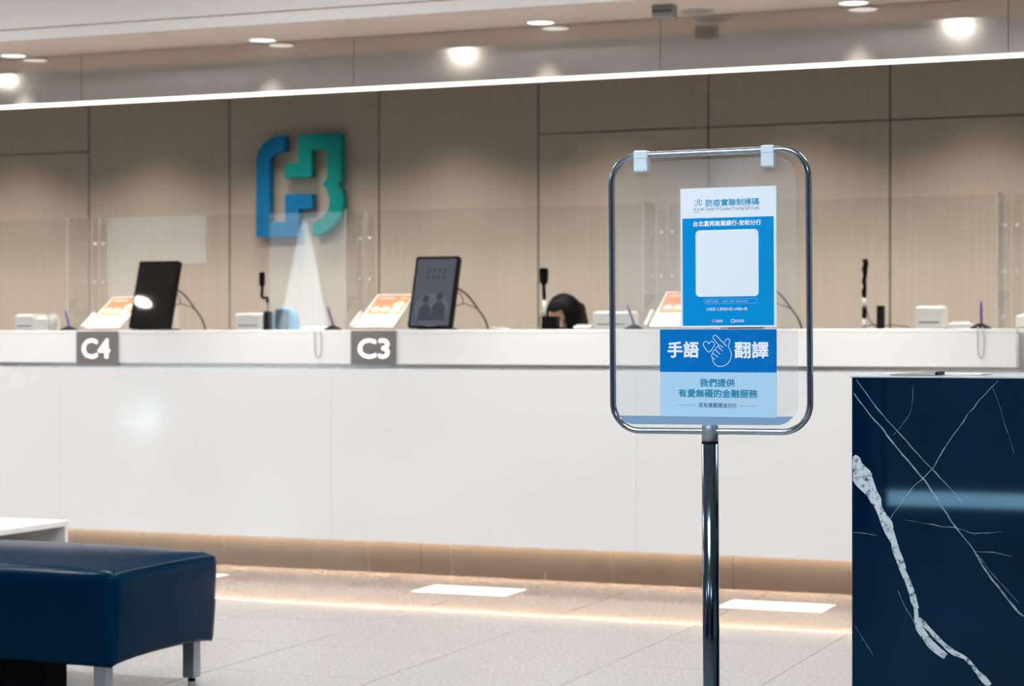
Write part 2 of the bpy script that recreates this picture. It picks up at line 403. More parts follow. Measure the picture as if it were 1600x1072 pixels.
FY = -3.25                                       # unseen street side: dark wall added, its openings placed to shape the reflections
op = [(-14.0, -12.55, 1.0, 2.6), (-13.20, -12.67, 0, .42), (-11.75, -10.70, 1.0, 2.75), (-2.46, -1.40, 0, 2.3)]
gx = sorted({XL, XR, *[v for o_ in op for v in o_[:2]]}); gz = sorted({0, MAIN_Z, *[v for o_ in op for v in o_[2:]]})
bm = new_bm()
for xa, xb in zip(gx, gx[1:]):
    for za, zb in zip(gz, gz[1:]):
        if not any(o_[0] < (xa+xb)/2 < o_[1] and o_[2] < (za+zb)/2 < o_[3] for o_ in op): box(bm, xa, xb, FY, FY+.12, za, zb)
struct('wall_front', bm, M['dark_wall'])
bm = new_bm()
for xa, xb, za, zb in ((-2.52, -2.46, 0, 2.36), (-1.40, -1.34, 0, 2.36), (-2.46, -1.40, 2.3, 2.36)): box(bm, xa, xb, FY-.02, FY+.14, za, zb)
struct('trim_2', bm, M['grey_box'])
bm = new_bm(); box(bm, XL, -9, -6.5, -6.3, -.1, 4.2); box(bm, -9, XR, -6.5, -6.3, -.1, 4.2, 1); struct('wall_backdrop', bm, [M['backdrop_grey'], M['black_rubber']])  # unseen backdrop added for reflections: grey part for acrylic, black part for marble
t = thing('cone_reflector', 'added white cone out of view, seen as a pale cone in the acrylic screen', 'reflector', (-12.75, -6.0, 0))
bm = new_bm(); lathe(bm, [(.40, 1.0), (.36, 1.1), (.05, 2.62), (0, 2.68)], 24); obj('cone_body', bm, M['reflector_white'], t)  # unseen cone added only to mirror pale in the acrylic
bm = new_bm(); tube(bm, [(0, 0, .04), (0, 0, 1.2)], .03, 12); obj('pole', bm, M['grey_box'], t)
bm = new_bm(); lathe(bm, [(0, .05), (.24, .05), (.25, 0), (0, 0)], 24); obj('base', bm, M['grey_box'], t)
bm = new_bm(); sheet(bm, [(-14.55, 0), (-13.75, 0), (-13.9, .05), (-14.35, .34), (-14.5, .34)], -6.2, -5.9)  # unseen wedge added only to mirror bright in the counter panel
tag(obj('patch_reflector', bm, M['reflector_white']), 'added white wedge out of view, seen as a bright patch in the counter panel', 'block')
FAS_Y = 8.54
fz0, fz1 = at(800, 124, FAS_Y)[1], SOFFIT_Z
bm = new_bm()                                    # hall ceiling, its riser, the lowered strip, the ceiling behind the counter
box(bm, XL, XR, -3.3, 8.04, MAIN_Z, MAIN_Z+.1)
box(bm, XL, XR, 8.04, FAS_Y+.06, SOFFIT_Z, SOFFIT_Z+.05, 1)
box(bm, XL, XR, 8.04, 8.10, SOFFIT_Z+.05, MAIN_Z+.1)
box(bm, XL, XR, 8.025, 8.04, SOFFIT_Z+.052, MAIN_Z)
box(bm, XL, XR, 8.025, 8.04, SOFFIT_Z-.004, SOFFIT_Z+.042)
box(bm, XL, XR, FAS_Y+.06, 10.95, BACK_Z, BACK_Z+.1, 2)
struct('ceiling', bm, [M['ceiling'], M['soffit'], M['back_ceiling']])

bm = new_bm()                                    # glossy fascia panels with open joints
fs0 = -5.777
for k in range(-8, 9):
    xa = fs0+1.5*k
    box(bm, xa+.0015, xa+1.4985, FAS_Y, FAS_Y+.055, fz0, fz1-.001)
box(bm, XL, XR, FAS_Y+.056, FAS_Y+.07, fz0+.002, BACK_Z)
struct('trim_1', bm, M['fascia'])
bm = new_bm()
for k in range(-8, 9):
    xa = fs0+1.5*k
    box(bm, xa+.002, xa+1.498, FAS_Y-.002, FAS_Y+.03, fz0-.014, fz0)
tag(obj('led_strip_light', bm, M['led']), 'continuous bright white light strip along the bottom edge of the grey fascia', 'strip light')

# downlights
def downlight(loc, r, label, group, lens='lamp'):
    t = thing('downlight', label, 'ceiling light', loc, group=group)
    bm = new_bm(); lathe(bm, [(r, 0), (r, -.004), (r*.9, -.006), (r*.86, -.003), (r*.86, 0)], 32); obj('trim_ring', bm, M['lamp_ring'], t)
    bm = new_bm(); lathe(bm, [(0, -.004), (r*.84, -.004), (r*.85, -.001)], 32); obj('lens', bm, M[lens], t)
    return t
names = {0: 'lit round downlight left of the frame in the row along the grey fascia',
         1: 'lit round downlight at the far left end of the row along the grey fascia',
         2: 'second lit downlight from the left in the lowered ceiling strip',
         3: 'lit downlight in the lowered ceiling strip left of the grey ceiling box',
         4: 'lit downlight furthest right in the lowered ceiling strip, cut by the top of the picture',
         5: 'lit round downlight right of the frame in the row along the grey fascia'}
for i, (x, y) in enumerate(SOFFIT_LAMPS):
    if i in (0, 5): continue
    downlight((x, y, SOFFIT_Z), .072, names[i], 'downlights in the lowered ceiling strip')
mn = ['hall ceiling downlight mirrored at the far left of the grey fascia', 'hall ceiling downlight mirrored in the middle of the grey fascia',
      'hall ceiling downlight mirrored at the right of the grey fascia', 'hall ceiling downlight mirrored as a white dot in the left black screen']
for i, (x, y) in enumerate(MAIN_LAMPS):
    downlight((x, y, MAIN_Z), .055 if i < 3 else .066, mn[i], 'downlights of the hall ceiling', 'lamp_bright')
x, _ = at(1090, 17, 8.42)
t = thing('ceiling_speaker', 'round beige speaker grille in the lowered ceiling strip right of the grey box', 'speaker', (x, 8.42, SOFFIT_Z))
bm = new_bm(); lathe(bm, [(.085, 0), (.085, -.004), (.078, -.006), (.074, -.004)], 32); obj('trim_ring', bm, M['lamp_ring'], t)
bm = new_bm(); lathe(bm, [(0, -.004), (.072, -.004), (.074, -.001)], 32); obj('grille', bm, M['grille'], t)
xa, xb = at(1018, 10, 8.2)[0], at(1051, 10, 8.2)[0]
t = thing('ceiling_box', 'small grey box fixed under the lowered ceiling strip at the top of the picture', 'ceiling box', ((xa+xb)/2, 8.2, SOFFIT_Z))
w = (xb-xa)/2
bm = new_bm(); rbox(bm, -w, w, 0, .06, -.055, 0, .002); obj('housing', bm, M['grey_box'], t)
bm = new_bm(); rbox(bm, -w*.9, w*.9, -.004, 0, -.030, -.024, .001); obj('groove', bm, M['seam'], t)

# emblem on the back wall
LY = WALL_Y-.075
def lg(pts): return [at(370+x/5.105, 190+y/5.105, LY) for x, y in pts]
left = [(382,112),(350,113),(300,120),(258,138),(215,172),(182,215),(163,260),(156,310),(155,920),(492,918),(492,698),(600,696),(600,577),(385,580),(385,800),(258,802),
        (258,330),(262,300),(274,272),(296,251),(325,241),(382,238)]
right = [(490,107),(830,95),(830,470),(808,498),(830,535),(845,580),(850,630),(843,690),(822,752),(785,812),(738,858),(682,893),(612,912),(598,805),(640,793),(682,768),(714,732),
         (733,690),(739,640),(732,590),(714,538),(683,498),(708,468),(720,435),(722,400),(722,222),(596,225),(596,442),(383,452),(383,340),(488,330)]
t = thing('wall_emblem', 'large raised blue and teal bank emblem on the beige back wall', 'logo', (at(470, 290, LY)[0], WALL_Y, at(470, 290, LY)[1]))
ox, oz = t.location.x, t.location.z
for nm, P, m in (('blue_half', left, M['logo_blue']), ('teal_half', right, M['logo_green'])):
    bm = new_bm(); sheet(bm, [(x-ox, z-oz) for x, z in lg(P)], -.075, -.022); o = obj(nm, bm, m, t); o['label'] = nm.replace('_half', ' half of the emblem')
for px_, py_ in ((410, 240), (410, 350), (455, 340), (480, 225), (525, 225), (525, 320), (460, 270), (480, 310)):
    x, z = at(px_, py_, LY); bm = new_bm(); tube(bm, [(x-ox, 0, z-oz), (x-ox, -.022, z-oz)], .008, 8); obj('standoff', bm, M['black'], t)

# ------------------------------------------------------------------ the counter
PAN_Y, BAND_Y = 8.54, 8.68
pz0 = at(1330, 877, PAN_Y)[1]; pz1 = .962; bz0 = .982; TOP = at(800, 515, BAND_Y)[1]
band_end = at(1588, 540, BAND_Y)[0]
t = counter = thing('service_counter', 'long white bank teller counter with steel kick plate in front of the beige wall', 'counter', (-4, 8.68, 0))
def L0(x): return x+4.0
def LYc(y): return y-8.68
ps0 = -5.906
for k in range(-3, 5):
    xa = ps0+1.509*k
    bm = new_bm(); rbox(bm, L0(xa)+.0004, L0(xa+1.509)-.0004, LYc(PAN_Y), LYc(PAN_Y)+.03, pz0, pz1, .0007, 1); obj('front_panel', bm, M['white_gloss'], t)
bm = new_bm(); box(bm, L0(ps0-4.5), L0(ps0+7.5), LYc(PAN_Y)+.005, .03, pz1, pz1+.004); obj('ledge', bm, M['steel'], t)
bm = new_bm(); box(bm, L0(ps0-4.5), L0(ps0+7.5), .006, .02, pz1+.004, bz0); obj('shadow_trim', bm, M['steel'], t)
bm = new_bm(); rbox(bm, L0(ps0-4.5), L0(band_end), 0, .04, bz0, TOP-.02, .002); obj('upper_band', bm, M['white_matt'], t)
bm = new_bm(); rbox(bm, L0(band_end)+.002, L0(ps0+7.5), .06, .10, bz0, TOP-.02, .002); o = obj('upper_band', bm, M['lilac'], t); o['label'] = 'set-back grey end of the upper band'
bm = new_bm(); rbox(bm, L0(ps0-4.5), L0(band_end), 0, .66, TOP-.02, TOP, .003); rbox(bm, L0(band_end)+.001, L0(ps0+7.5), .055, .66, TOP-.02, TOP, .003); obj('worktop', bm, M['white_matt'], t)
bm = new_bm()
for k in range(-3, 5):
    xa = ps0+1.509*k+.4
    box(bm, L0(xa)+.001, L0(xa+1.509)-.001, 0, .03, 0, pz0+.02)
obj('kick_plate', bm, M['kick_steel'], t)
bm = new_bm(); box(bm, L0(ps0-4.5), L0(ps0+7.5), .04, .62, 0, .90); obj('carcass', bm, M['white_matt'], t)
bm = new_bm(); box(bm, L0(ps0-4.5), L0(ps0+7.5), LYc(PAN_Y)+.03, 0, pz0+.02, pz0+.04); obj('underside', bm, M['white_matt'], t)

# number plates
def plate(px0, px1, txt, tx0, tx1, label):
    xa, z1 = at(px0, 519.5, BAND_Y-.012); xb, z0 = at(px1, 570, BAND_Y-.012)
    t = thing('window_number_plate', label, 'sign', ((xa+xb)/2, BAND_Y, z0), group='teller window number plates')
    w = (xb-xa)/2; h = TOP-.003-z0
    bm = new_bm(); rbox(bm, -w, w, -.012, 0, 0, h, .001); obj('plate', bm, M['plate'], t)
    a, zt = at(tx0, 530, BAND_Y-.012); b, zb = at(tx1, 559.5, BAND_Y-.012)
    text_part('lettering', txt, M['lit_letter'], t, a-(xa+xb)/2, b-(xa+xb)/2, zb-z0, zt-z0, -.0121, .002, .034, 'white lettering reading '+txt)
plate(119, 183, 'C4', 129, 171, 'grey number plate reading C4 on the counter front')
plate(548, 618, 'C3', 560, 608, 'grey number plate reading C3 on the counter front')

# ------------------------------------------------------------------ acrylic screens
SCR_Y = 9.0
scr_top = at(0, 345, SCR_Y)[1]
JX = [-7.53, -5.98, -4.443, -2.893, -1.333, .21]
def glass_box(bm, x0, x1, y0, y1, z0, z1, thin):
    fs = box(bm, x0, x1, y0, y1, z0, z1)
    for f in fs:
        n = f.normal if f.normal.length else None
        f.normal_update()
        if abs(f.normal[thin]) < .5: f.material_index = 1
where = ['behind the left white terminal and black pen stand', 'above the C4 plate and left black screen', 'right of the C3 plate, in front of the seated teller',
         'behind the sign stand, far right black camera and white terminal', 'at the right edge of the picture']
for k in range(5):
    xa, xb = JX[k]+.004, JX[k+1]-.004
    t = thing('acrylic_screen', 'clear acrylic screen '+where[k], 'screen', ((xa+xb)/2, SCR_Y, TOP), group='acrylic screens on the counter')
    w = (xb-xa)/2; h = scr_top-TOP
    bm = new_bm(); glass_box(bm, -w, w, 0, .006, 0, h, 1); obj('panel', bm, [M['acrylic'], M['acrylic_edge']], t)
    for sx in (-1, 1):
        for z in (1.166, 1.364, 1.565):
            bm = new_bm(); tube(bm, [(sx*(w-.022), -.009, z+.03-TOP), (sx*(w-.022), .012, z+.03-TOP)], .007, 12); obj('bolt', bm, M['white_plastic'], t)
    bm = new_bm(); glass_box(bm, w-.045, w+.053, .0065, .0105, 0, h-.03, 1); obj('joint_strip', bm, [M['acrylic'], M['acrylic_edge']], t)
dl = ['left of the C4 plate', 'left of the C3 plate', 'behind the sign stand', 'at the right end of the counter']
for k in range(1, 5):
    x = JX[k]+(-.027, .022, -.02, 0)[k-1]
    t = thing('acrylic_divider', 'clear upright acrylic side screen '+dl[k-1], 'divider', (x-.03, SCR_Y-.012, TOP), group='acrylic side screens')
    bm = new_bm(); glass_box(bm, -.0025, .0025, -.19, 0, 0, scr_top-TOP, 0); obj('panel', bm, [M['acrylic'], M['acrylic_edge']], t)
    bm = new_bm(); sheet(bm, [(.0035, .16), (.066, .16), (.0035, .07)], -.19, -.186, 0, 1); obj('gusset', bm, [M['acrylic'], M['acrylic_edge']], t)

# ------------------------------------------------------------------ things on the counter
# customer screens
def make_monitor(label, lit, px0, px1, ytop):
    Y = 8.74
    xa = at(px0, 512, Y)[0]; xb = at(px1, 512, Y)[0]; w = (xb-xa)/2
    t = thing('customer_screen', label, 'monitor', ((xa+xb)/2, Y, TOP), group='tilted customer screens')
    lean = math.radians(17); H = .365
    body = bpy.data.objects.new('housing', None)
    def part(nm, bm, m, par, y=0):
        o = obj(nm, bm, m, par); return o
    R = Matrix.Rotation(-lean, 4, 'X')
    def tilt(bm): bmesh.ops.transform(bm, matrix=R, verts=bm.verts[:])
    bm = new_bm(); sheet(bm, rrect(-w, w, .012, H, .008), 0, .028); tilt(bm); hs = obj('housing', bm, M['black'], t)
    bm = new_bm(); sheet(bm, rrect(-w+.012, w-.014, .02, H-.013, .002), -.0008, .001); tilt(bm); sc = obj('display', bm, M['display'] if lit else M['screen'], hs)
    bm = new_bm(); rbox(bm, -w*.55, w*.55, .0, .20, 0, .008, .003); obj('foot', bm, M['black'], t)
    bm = new_bm(); tube(bm, [(0, .18, .008), (0, .12, .14)], .016, 12); obj('stand_arm', bm, M['black'], t)
    if lit:
        def flat(name, polys, m, y=-.0012):
            bm = new_bm()
            for P in polys: sheet(bm, P, y, -.0007)
            tilt(bm); obj(name, bm, m, sc)
        bars = []
        rows = ((.295, (-.035, -.008, .02, .045), .024), (.262, (-.038, -.012, .016, .044), .022))
        for z, xs, s in rows:
            for i, x in enumerate(xs):
                for q in range(3): bars.append(rrect(x-s*.42, x+s*.38, z+s*(.36*q-.42), z+s*(.36*q-.30), .0008, 2))
                bars.append(rrect(x-.0018+(.003*(i % 2)), x+.0018+(.003*(i % 2)), z-s*.5, z+s*.5, .0008, 2))
        flat('headline', bars, M['display_dark'])
        flat('backdrop', [ellipse(.0, .10, w*.78, .085)], M['display_light'], -.0009)
        fig = []
        for cx, cz, s in ((-.034, .14, 1.0), (.036, .15, 1.1)):
            fig.append(ellipse(cx, cz+.012*s, .017*s, .02*s))
            fig.append([(cx-.034*s, .045), (cx-.03*s, cz-.035), (cx-.012*s, cz-.012), (cx+.012*s, cz-.012), (cx+.03*s, cz-.035), (cx+.034*s, .045)])
        flat('figures', fig, M['display_dark'], -.0015)
        flat('caption', [rrect(-.07, .05, .032, .036, .001, 2)], M['display_dark'])
    return t
def cable(label, pts, r=.0035, side=()):
    bm = new_bm(); tube(bm, smooth_path(pts, 8), r, 8)
    for s in side: tube(bm, smooth_path(s, 8), r*.5, 6)
    return tag(obj('cable', bm, M['black_rubber']), label, 'cable', 'screen cables')
mon = [make_monitor('black tilted portrait screen with a white light reflection, right of the C4 plate', False, 200, 263, 408),
       make_monitor('tilted portrait screen showing a dim picture of two figures, right of the C3 plate', True, 636, 704, 402),
       make_monitor('tilted portrait screen hidden behind the blue posters of the sign stand', False, 1121, 1192, 398)]
def cable_for(px0, label, dx=0):
    def p(px, py, y): X, Z = at(px, py, y); return (X, y, max(Z, TOP+.004))
    b = px0
    cable(label, [p(b, 449, 8.90), p(b+18, 462, 8.93), p(b+33, 482, 8.95), p(b+44, 498, 8.96), p(b+50, 516, 8.97)], .0042,
          [[p(b, 453, 8.90), p(b+8, 462, 8.91), p(b+10, 474, 8.92), p(b-2, 478, 8.91)], [p(b+10, 474, 8.92), p(b+22, 478, 8.94), p(b+32, 482, 8.95)]])
cable_for(271, 'black cable looping from the back of the screen by the C4 plate')
cable_for(713, 'black cable looping from the back of the screen by the C3 plate')
cable_for(1203, 'black cable seen through the sign sheet right of the posters')

# leaflet stands
def make_leaflet_stand(px, label):
    Y = 8.72
    x = at(px, 515, Y)[0]
    t = thing('leaflet_stand', label, 'leaflet holder', (x, Y, TOP), group='slanted leaflet stands')
    L_, W_ = .305, .10
    a = math.radians(33)            # slope above the worktop
    R = Matrix.Rotation(a, 4, 'X')
    def slab(x0, x1, s0, s1, h0, h1, mi=0):
        bm = new_bm(); box(bm, x0, x1, s0, s1, h0, h1, mi); bmesh.ops.transform(bm, matrix=Matrix.Translation((0, .004, .006)) @ R, verts=bm.verts[:]); return bm
    bm = slab(-W_-.006, W_+.006, 0, L_, -.004, 0); obj('back_plate', bm, [M['acrylic'], M['acrylic_edge']], t)
    bm = slab(-W_-.006, W_+.006, 0, .004, 0, .02); obj('lip', bm, [M['acrylic'], M['acrylic_edge']], t)
    for s in (-1, 1):
        bm = new_bm(); box(bm, s*(W_-.01)-.003, s*(W_-.01)+.003, .236, .240, 0, .155); obj('strut', bm, [M['acrylic_edge']], t)
    bm = slab(-W_, W_, .005, L_-.004, .001, .006); lf = obj('leaflet', bm, M['flyer_white'], t); lf['label'] = 'orange and white leaflet'
    bm = slab(-W_+.01, W_-.008, .115, L_-.014, .006, .0064); obj('orange_print', bm, M['flyer_orange'], lf)
    bm = slab(W_-.07, W_-.012, .02, .105, .006, .0064); obj('blue_print', bm, M['flyer_blue'], lf)
    bm = new_bm()
    for (cx, cs, r1, r2) in ((-.055, .165, .022, .02), (-.005, .165, .022, .02), (.055, .20, .03, .035), (.05, .15, .028, .018), (-.03, .262, .05, .008), (.06, .262, .02, .007)):
        v = [bm.verts.new((cx+r1*math.cos(2*PI*k/16), cs+r2*math.sin(2*PI*k/16), .0067)) for k in range(16)]; bm.faces.new(v)
    bmesh.ops.transform(bm, matrix=Matrix.Translation((0, .004, .006)) @ R, verts=bm.verts[:])
    obj('picture', bm, M['flyer_cream'], lf)
    # second leaflet pile leaning at the left
    bm = slab(-W_-.03, -W_-.012, .01, .14, -.004, .012); obj('side_pocket', bm, M['acrylic_edge'], t)
    return t
ls = make_leaflet_stand(159, 'clear slanted stand with orange leaflet above the C4 plate')
for px, lab in ((583, 'clear slanted stand with orange leaflet above the C3 plate'), (1047, 'clear slanted stand with orange leaflet showing left of the blue posters')):
    dup(ls, (at(px, 515, 8.72)[0], 8.72, TOP), lab)

# white terminals
def make_terminal(px0, px1, y, label, h=.085):
    xa = at(px0, 515, y)[0]; xb = at(px1, 515, y)[0]; w = xb-xa
    t = thing('receipt_terminal', label, 'terminal', (xa, y, TOP), group='white terminals on the counter')
    bm = new_bm(); rbox(bm, 0, w, 0, .13, 0, h, .008, 3); obj('body', bm, M['white_plastic'], t)
    bm = new_bm(); rbox(bm, w*.12, w*.85, -.0015, .004, h*.28, h*.33, .0006, 1); obj('slot', bm, M['black'], t)
    bm = new_bm(); rbox(bm, w*.05, w*.95, .02, .12, h, h+.004, .0015, 1); obj('lid', bm, M['white_plastic'], t)
    return t
make_terminal(23, 53, 9.10, 'white boxy terminal with a front slot at the far left of the counter')
make_terminal(367, 408, 9.10, 'white boxy terminal with a dark front slot left of the blue chair back')
make_terminal(926, 985, 9.10, 'white boxy terminal right of the seated teller, partly behind the sign frame')
make_terminal(1430, 1474, 9.10, 'white boxy terminal with front slot right of the small black speaker', .10)
def card_reader(px0, px1, h, label):
    y = 9.10; xa = at(px0, 515, y)[0]; xb = at(px1, 515, y)[0]
    t = thing('card_reader', label, 'card reader', (xa, y, TOP), group='small white card readers')
    w = xb-xa
    bm = new_bm(); rbox(bm, 0, w, -.01, .10, 0, h, .007, 3); obj('body', bm, M['white_plastic'], t)
    bm = new_bm(); rbox(bm, w*.15, w*.85, 0, .07, h, h+.006, .003, 2); obj('key_pad', bm, M['white_matt'], t)
card_reader(54, 78, .07, 'small white card reader between the far left terminal and the pen stand')
card_reader(1482, 1516, .028, 'low white card reader between the right terminal and the pen stand')
card_reader(471, 509, .014, 'low white tray-like reader right of the blue chair back')
card_reader(896, 925, .020, 'low white reader between the teller and the terminal')
# tumbler of pens beside the left reader
x = at(86, 515, 8.95)[0]
t = thing('pen_cup', 'clear dark cup beside the left card reader', 'pen cup', (x, 8.93, TOP))
bm = new_bm(); lathe(bm, [(0, .002), (.022, .002), (.026, .085), (.024, .085), (.0205, .004), (0, .004)], 20); obj('cup', bm, M['acrylic_edge'], t)
bm = new_bm(); tube(bm, [(-.01, 0, .004), (-.014, 0, .09)], .003, 8); tube(bm, [(.008, .005, .004), (.014, .008, .088)], .003, 8); obj('sticks', bm, M['grey_box'], t)

# pens on stands, with hanging cords
def pen_stand(px, label, cord_px=None, lean=-12, bead=False):
    y = 8.76
    x = at(px, 515, y)[0]
    t = thing('pen_stand', label, 'pen stand', (x, y, TOP), group='counter pens on black stands')
    bm = new_bm(); lathe(bm, [(0, 0), (.045, 0), (.045, .006), (.03, .012), (.012, .022), (0, .024)], 24); obj('base', bm, M['black'], t)
    a = math.radians(lean)
    bm = new_bm(); d = Vector((math.sin(a), .12, math.cos(a))).normalized()
    p0 = Vector((.004, 0, .018)); tube(bm, [p0, p0+d*.012, p0+d*.075, p0+d*.10], [.003, .0055, .0055, .004], 10); obj('pen', bm, M['pen'], t)
    if cord_px:
        def p(px_, py_, yy): X, Z = at(px_, py_, yy); return (X-x, yy-y, Z-TOP)
        fy = BAND_Y-.006
        w = 5.5
        pts = [p(cord_px-w, 513.5, fy+.03), p(cord_px-w, 513.2, fy), p(cord_px-w*.95, 530, fy), p(cord_px-w*.85, 552, fy), p(cord_px, 559, fy), p(cord_px+w*.75, 552, fy), p(cord_px+w*.85, 530, fy), p(cord_px+w*.5, 513.2, fy), p(cord_px+w*.5, 513.5, fy+.03)]
        bm = new_bm(); tube(bm, smooth_path(pts, 6), .0022, 6); obj('cord', bm, M['cord'], t)
    return t
pen_stand(107, 'violet pen in a black stand left of the C4 plate', None, -20)
pen_stand(520, 'violet pen in a black stand left of the C3 plate, cord hanging over the counter', 497, -22)
pen_stand(990, 'violet pen in a black stand behind the left side of the sign frame', None, -22)
pen_stand(1532, 'violet pen in a black stand at the right, its cord hanging over the counter edge', 1533, -2)

# desk cameras on stalks
def stalk(label, px, parts_fn):
    y = 9.14
    x = at(px, 515, y)[0]
    t = thing('desk_camera', label, 'camera', (x, y, TOP), group='desk cameras on stalks')
    s = y/ (math.cos(TH)+((px-CX)/F_PX)*math.sin(TH))/F_PX
    def P(px_, py_, dy=0): X, Z = at(px_, py_, y); return Vector((X-x, dy, max(.0, Z-TOP)))
    parts_fn(t, P, s)
    return t
def cam_a(t, P, s):
    bm = new_bm(); rbox(bm, P(415, 0).x, P(422, 0).x, -.02, .03, 0, P(0, 489).z, .003); obj('base', bm, M['black'], t)
    bm = new_bm(); tube(bm, [P(418.5, 489), P(418.5, 470)], .003, 8); obj('rod', bm, M['dark_chrome'], t)
    bm = new_bm(); tube(bm, [P(418, 473), P(417.5, 465), P(412, 466), P(409, 464), P(410, 445)], .0085, 8); obj('arm', bm, M['black'], t)
    bm = new_bm(); a, b = P(406.5, 447), P(413, 425); rbox(bm, a.x, b.x, -.015, .012, a.z, b.z, .006, 3); obj('camera_head', bm, M['black'], t)
def cam_b(t, P, s):
    bm = new_bm(); a, b = P(848, 513), P(871, 494); rbox(bm, a.x, b.x, -.02, .04, 0, b.z, .004); obj('base', bm, M['black'], t)
    bm = new_bm(); rbox(bm, P(846, 0).x, P(884, 0).x, -.025, .05, 0, .008, .002); obj('foot', bm, M['black'], t)
    bm = new_bm(); tube(bm, [P(850.5, 496), P(850.5, 469)], .009, 12); o = obj('sleeve', bm, M['white_plastic'], t); o['label'] = 'white sleeve on the stalk'
    bm = new_bm(); tube(bm, [P(850.5, 470), P(850, 458), P(849.5, 442)], [.008, .010, .008], 10); obj('arm', bm, M['black'], t)
    bm = new_bm(); P2 = [P(x_, y_) for x_, y_ in ((844, 440), (843.5, 422), (845.5, 418.5), (854, 418.5), (856, 422), (855.5, 440), (851.5, 446), (847.5, 446))]
    sheet(bm, [(p.x, p.z) for p in P2], -.01, .012); obj('camera_head', bm, M['black'], t, bevel=.003)
    bm = new_bm(); tube(bm, smooth_path([P(848, 488), P(844, 497), P(843.5, 506), P(847, 512)], 6), .002, 6); obj('cord', bm, M['black_rubber'], t)
def cam_c(t, P, s):
    bm = new_bm(); tube(bm, [P(1350, 512.5), P(1350, 497)], .0095, 12); o = obj('sleeve', bm, M['white_plastic'], t); o['label'] = 'white sleeve on the stalk'
    bm = new_bm(); tube(bm, [P(1350.5, 497.5), P(1350.5, 479)], .011, 12); obj('joint', bm, M['black'], t)
    bm = new_bm(); tube(bm, [P(1350.2, 479.5), P(1350.2, 465)], .009, 12); o = obj('sleeve', bm, M['white_plastic'], t); o['label'] = 'white sleeve on the stalk'
    bm = new_bm(); tube(bm, [P(1350.5, 466), P(1350, 455), P(1351.5, 448), P(1350, 440), P(1352, 428)], [.009, .012, .008, .011, .009], 10); obj('arm', bm, M['black'], t)
    bm = new_bm(); tube(bm, [P(1352, 430), P(1351, 420), P(1353, 412), P(1351, 405)], [.010, .014, .012, .013], 10); obj('camera_head', bm, M['black'], t)
    bm = new_bm(); rbox(bm, P(1347, 0).x, P(1355, 0).x, -.02, .02, 0, .004, .001); obj('foot', bm, M['black'], t)
    bm = new_bm(); tube(bm, smooth_path([P(1354, 484), P(1358, 498), P(1364, 507), P(1371, 511)], 6), .002, 6)
    tube(bm, smooth_path([P(1356, 510), P(1366, 507, -.03), P(1378, 509, -.04), P(1395, 508, 0), P(1420, 511, .0)], 6), .002, 6); obj('cord', bm, M['black_rubber'], t)
stalk('black desk camera on a bent arm left of the blue chair back', 418, cam_a)
stalk('black paddle-headed desk camera beside the seated teller', 851, cam_b)
stalk('black twisted desk camera stalk with white sleeves right of the sign stand', 1350, cam_c)
xa, xb = at(1369.5, 0, 9.2)[0], at(1379.5, 0, 9.2)[0]
t = thing('desk_speaker', 'small upright black box beside the twisted desk camera', 'speaker', ((xa+xb)/2, 9.2, TOP))
bm = new_bm(); rbox(bm, -(xb-xa)/2, (xb-xa)/2, 0, .05, 0, .108, .003); obj('body', bm, M['black'], t)
bm = new_bm(); rbox(bm, -(xb-xa)*.36, (xb-xa)*.36, -.001, .002, .012, .095, .0008, 1); obj('grille', bm, M['black_rubber'], t)
# loose paper
x = at(789, 513, 8.78)[0]
bm = new_bm()
gx = 8
vv = [[bm.verts.new((-.075+.15*i/gx, .0+.2*j/2, .004+.010*max(0, 1-i/3)**2+.002*math.sin(i))) for i in range(gx+1)] for j in range(3)]
for j in range(2):
    for i in range(gx): bm.faces.new((vv[j][i], vv[j][i+1], vv[j+1][i+1], vv[j+1][i]))
bmesh.ops.solidify(bm, geom=bm.faces[:], thickness=.003)
tag(obj('paper_sheets', bm, M['flyer_white'], loc=(x, 8.75, TOP)), 'few white sheets of paper lying between the dim screen and the teller', 'paper')
# white thing cut off by the right edge
x = at(1591, 515, 8.9)[0]
t = thing('receipt_terminal', 'white terminal cut by the right edge of the picture at the counter end', 'terminal', (x, 8.82, TOP), group='white terminals on the counter')
bm = new_bm(); rbox(bm, 0, .14, 0, .14, 0, .06, .012, 3); obj('body', bm, M['white_plastic'], t)
bm = new_bm(); rbox(bm, .02, .12, .03, .12, .06, .066, .003, 2); obj('lid', bm, M['white_matt'], t)

# ------------------------------------------------------------------ teller and chairs behind the counter
def office_chair(loc, rz, fabric, label, back_top, bw):
    t = thing('office_chair', label, 'chair', loc, (0, 0, rz), group='office chairs behind the counter')
    bm = new_bm(); rbox(bm, -.24, .24, -.23, .23, .43, .49, .025, 3); obj('seat', bm, M['black_rubber'], t)
    bm = new_bm()
    n = 14; P = []
    for k in range(n+1):
        a = PI*k/n; P.append((bw*math.cos(a), back_top-bw+bw*math.sin(a)))
    P += [(-bw*.9, .62), (bw*.9, .62)]
    sheet(bm, P, .22, .25); obj('backrest', bm, fabric, t, bevel=.01)
    bm = new_bm(); rbox(bm, -.045, .03, .195, .219, .60, back_top-.012, .004); obj('back_support', bm, M['black'], t)
    bm = new_bm(); tube(bm, [(0, 0, .10), (0, 0, .43)], .025, 12); obj('gas_post', bm, M['black'], t)
    for k in range(5):
        a = 2*PI*k/5; bm = new_bm(); tube(bm, [(0, 0, .12), (.28*math.cos(a), .28*math.sin(a), .06), (.28*math.cos(a), .28*math.sin(a), 0)], [.022, .016, .018], 8); obj('leg', bm, M['black'], t)
    return t
yb = 9.9
xb_, zb_ = at(446, 480, yb)
office_chair((xb_, yb-.235, 0), 0, M['chair_blue'], 'office chair with a rounded blue back and black support behind the counter', zb_, .082)
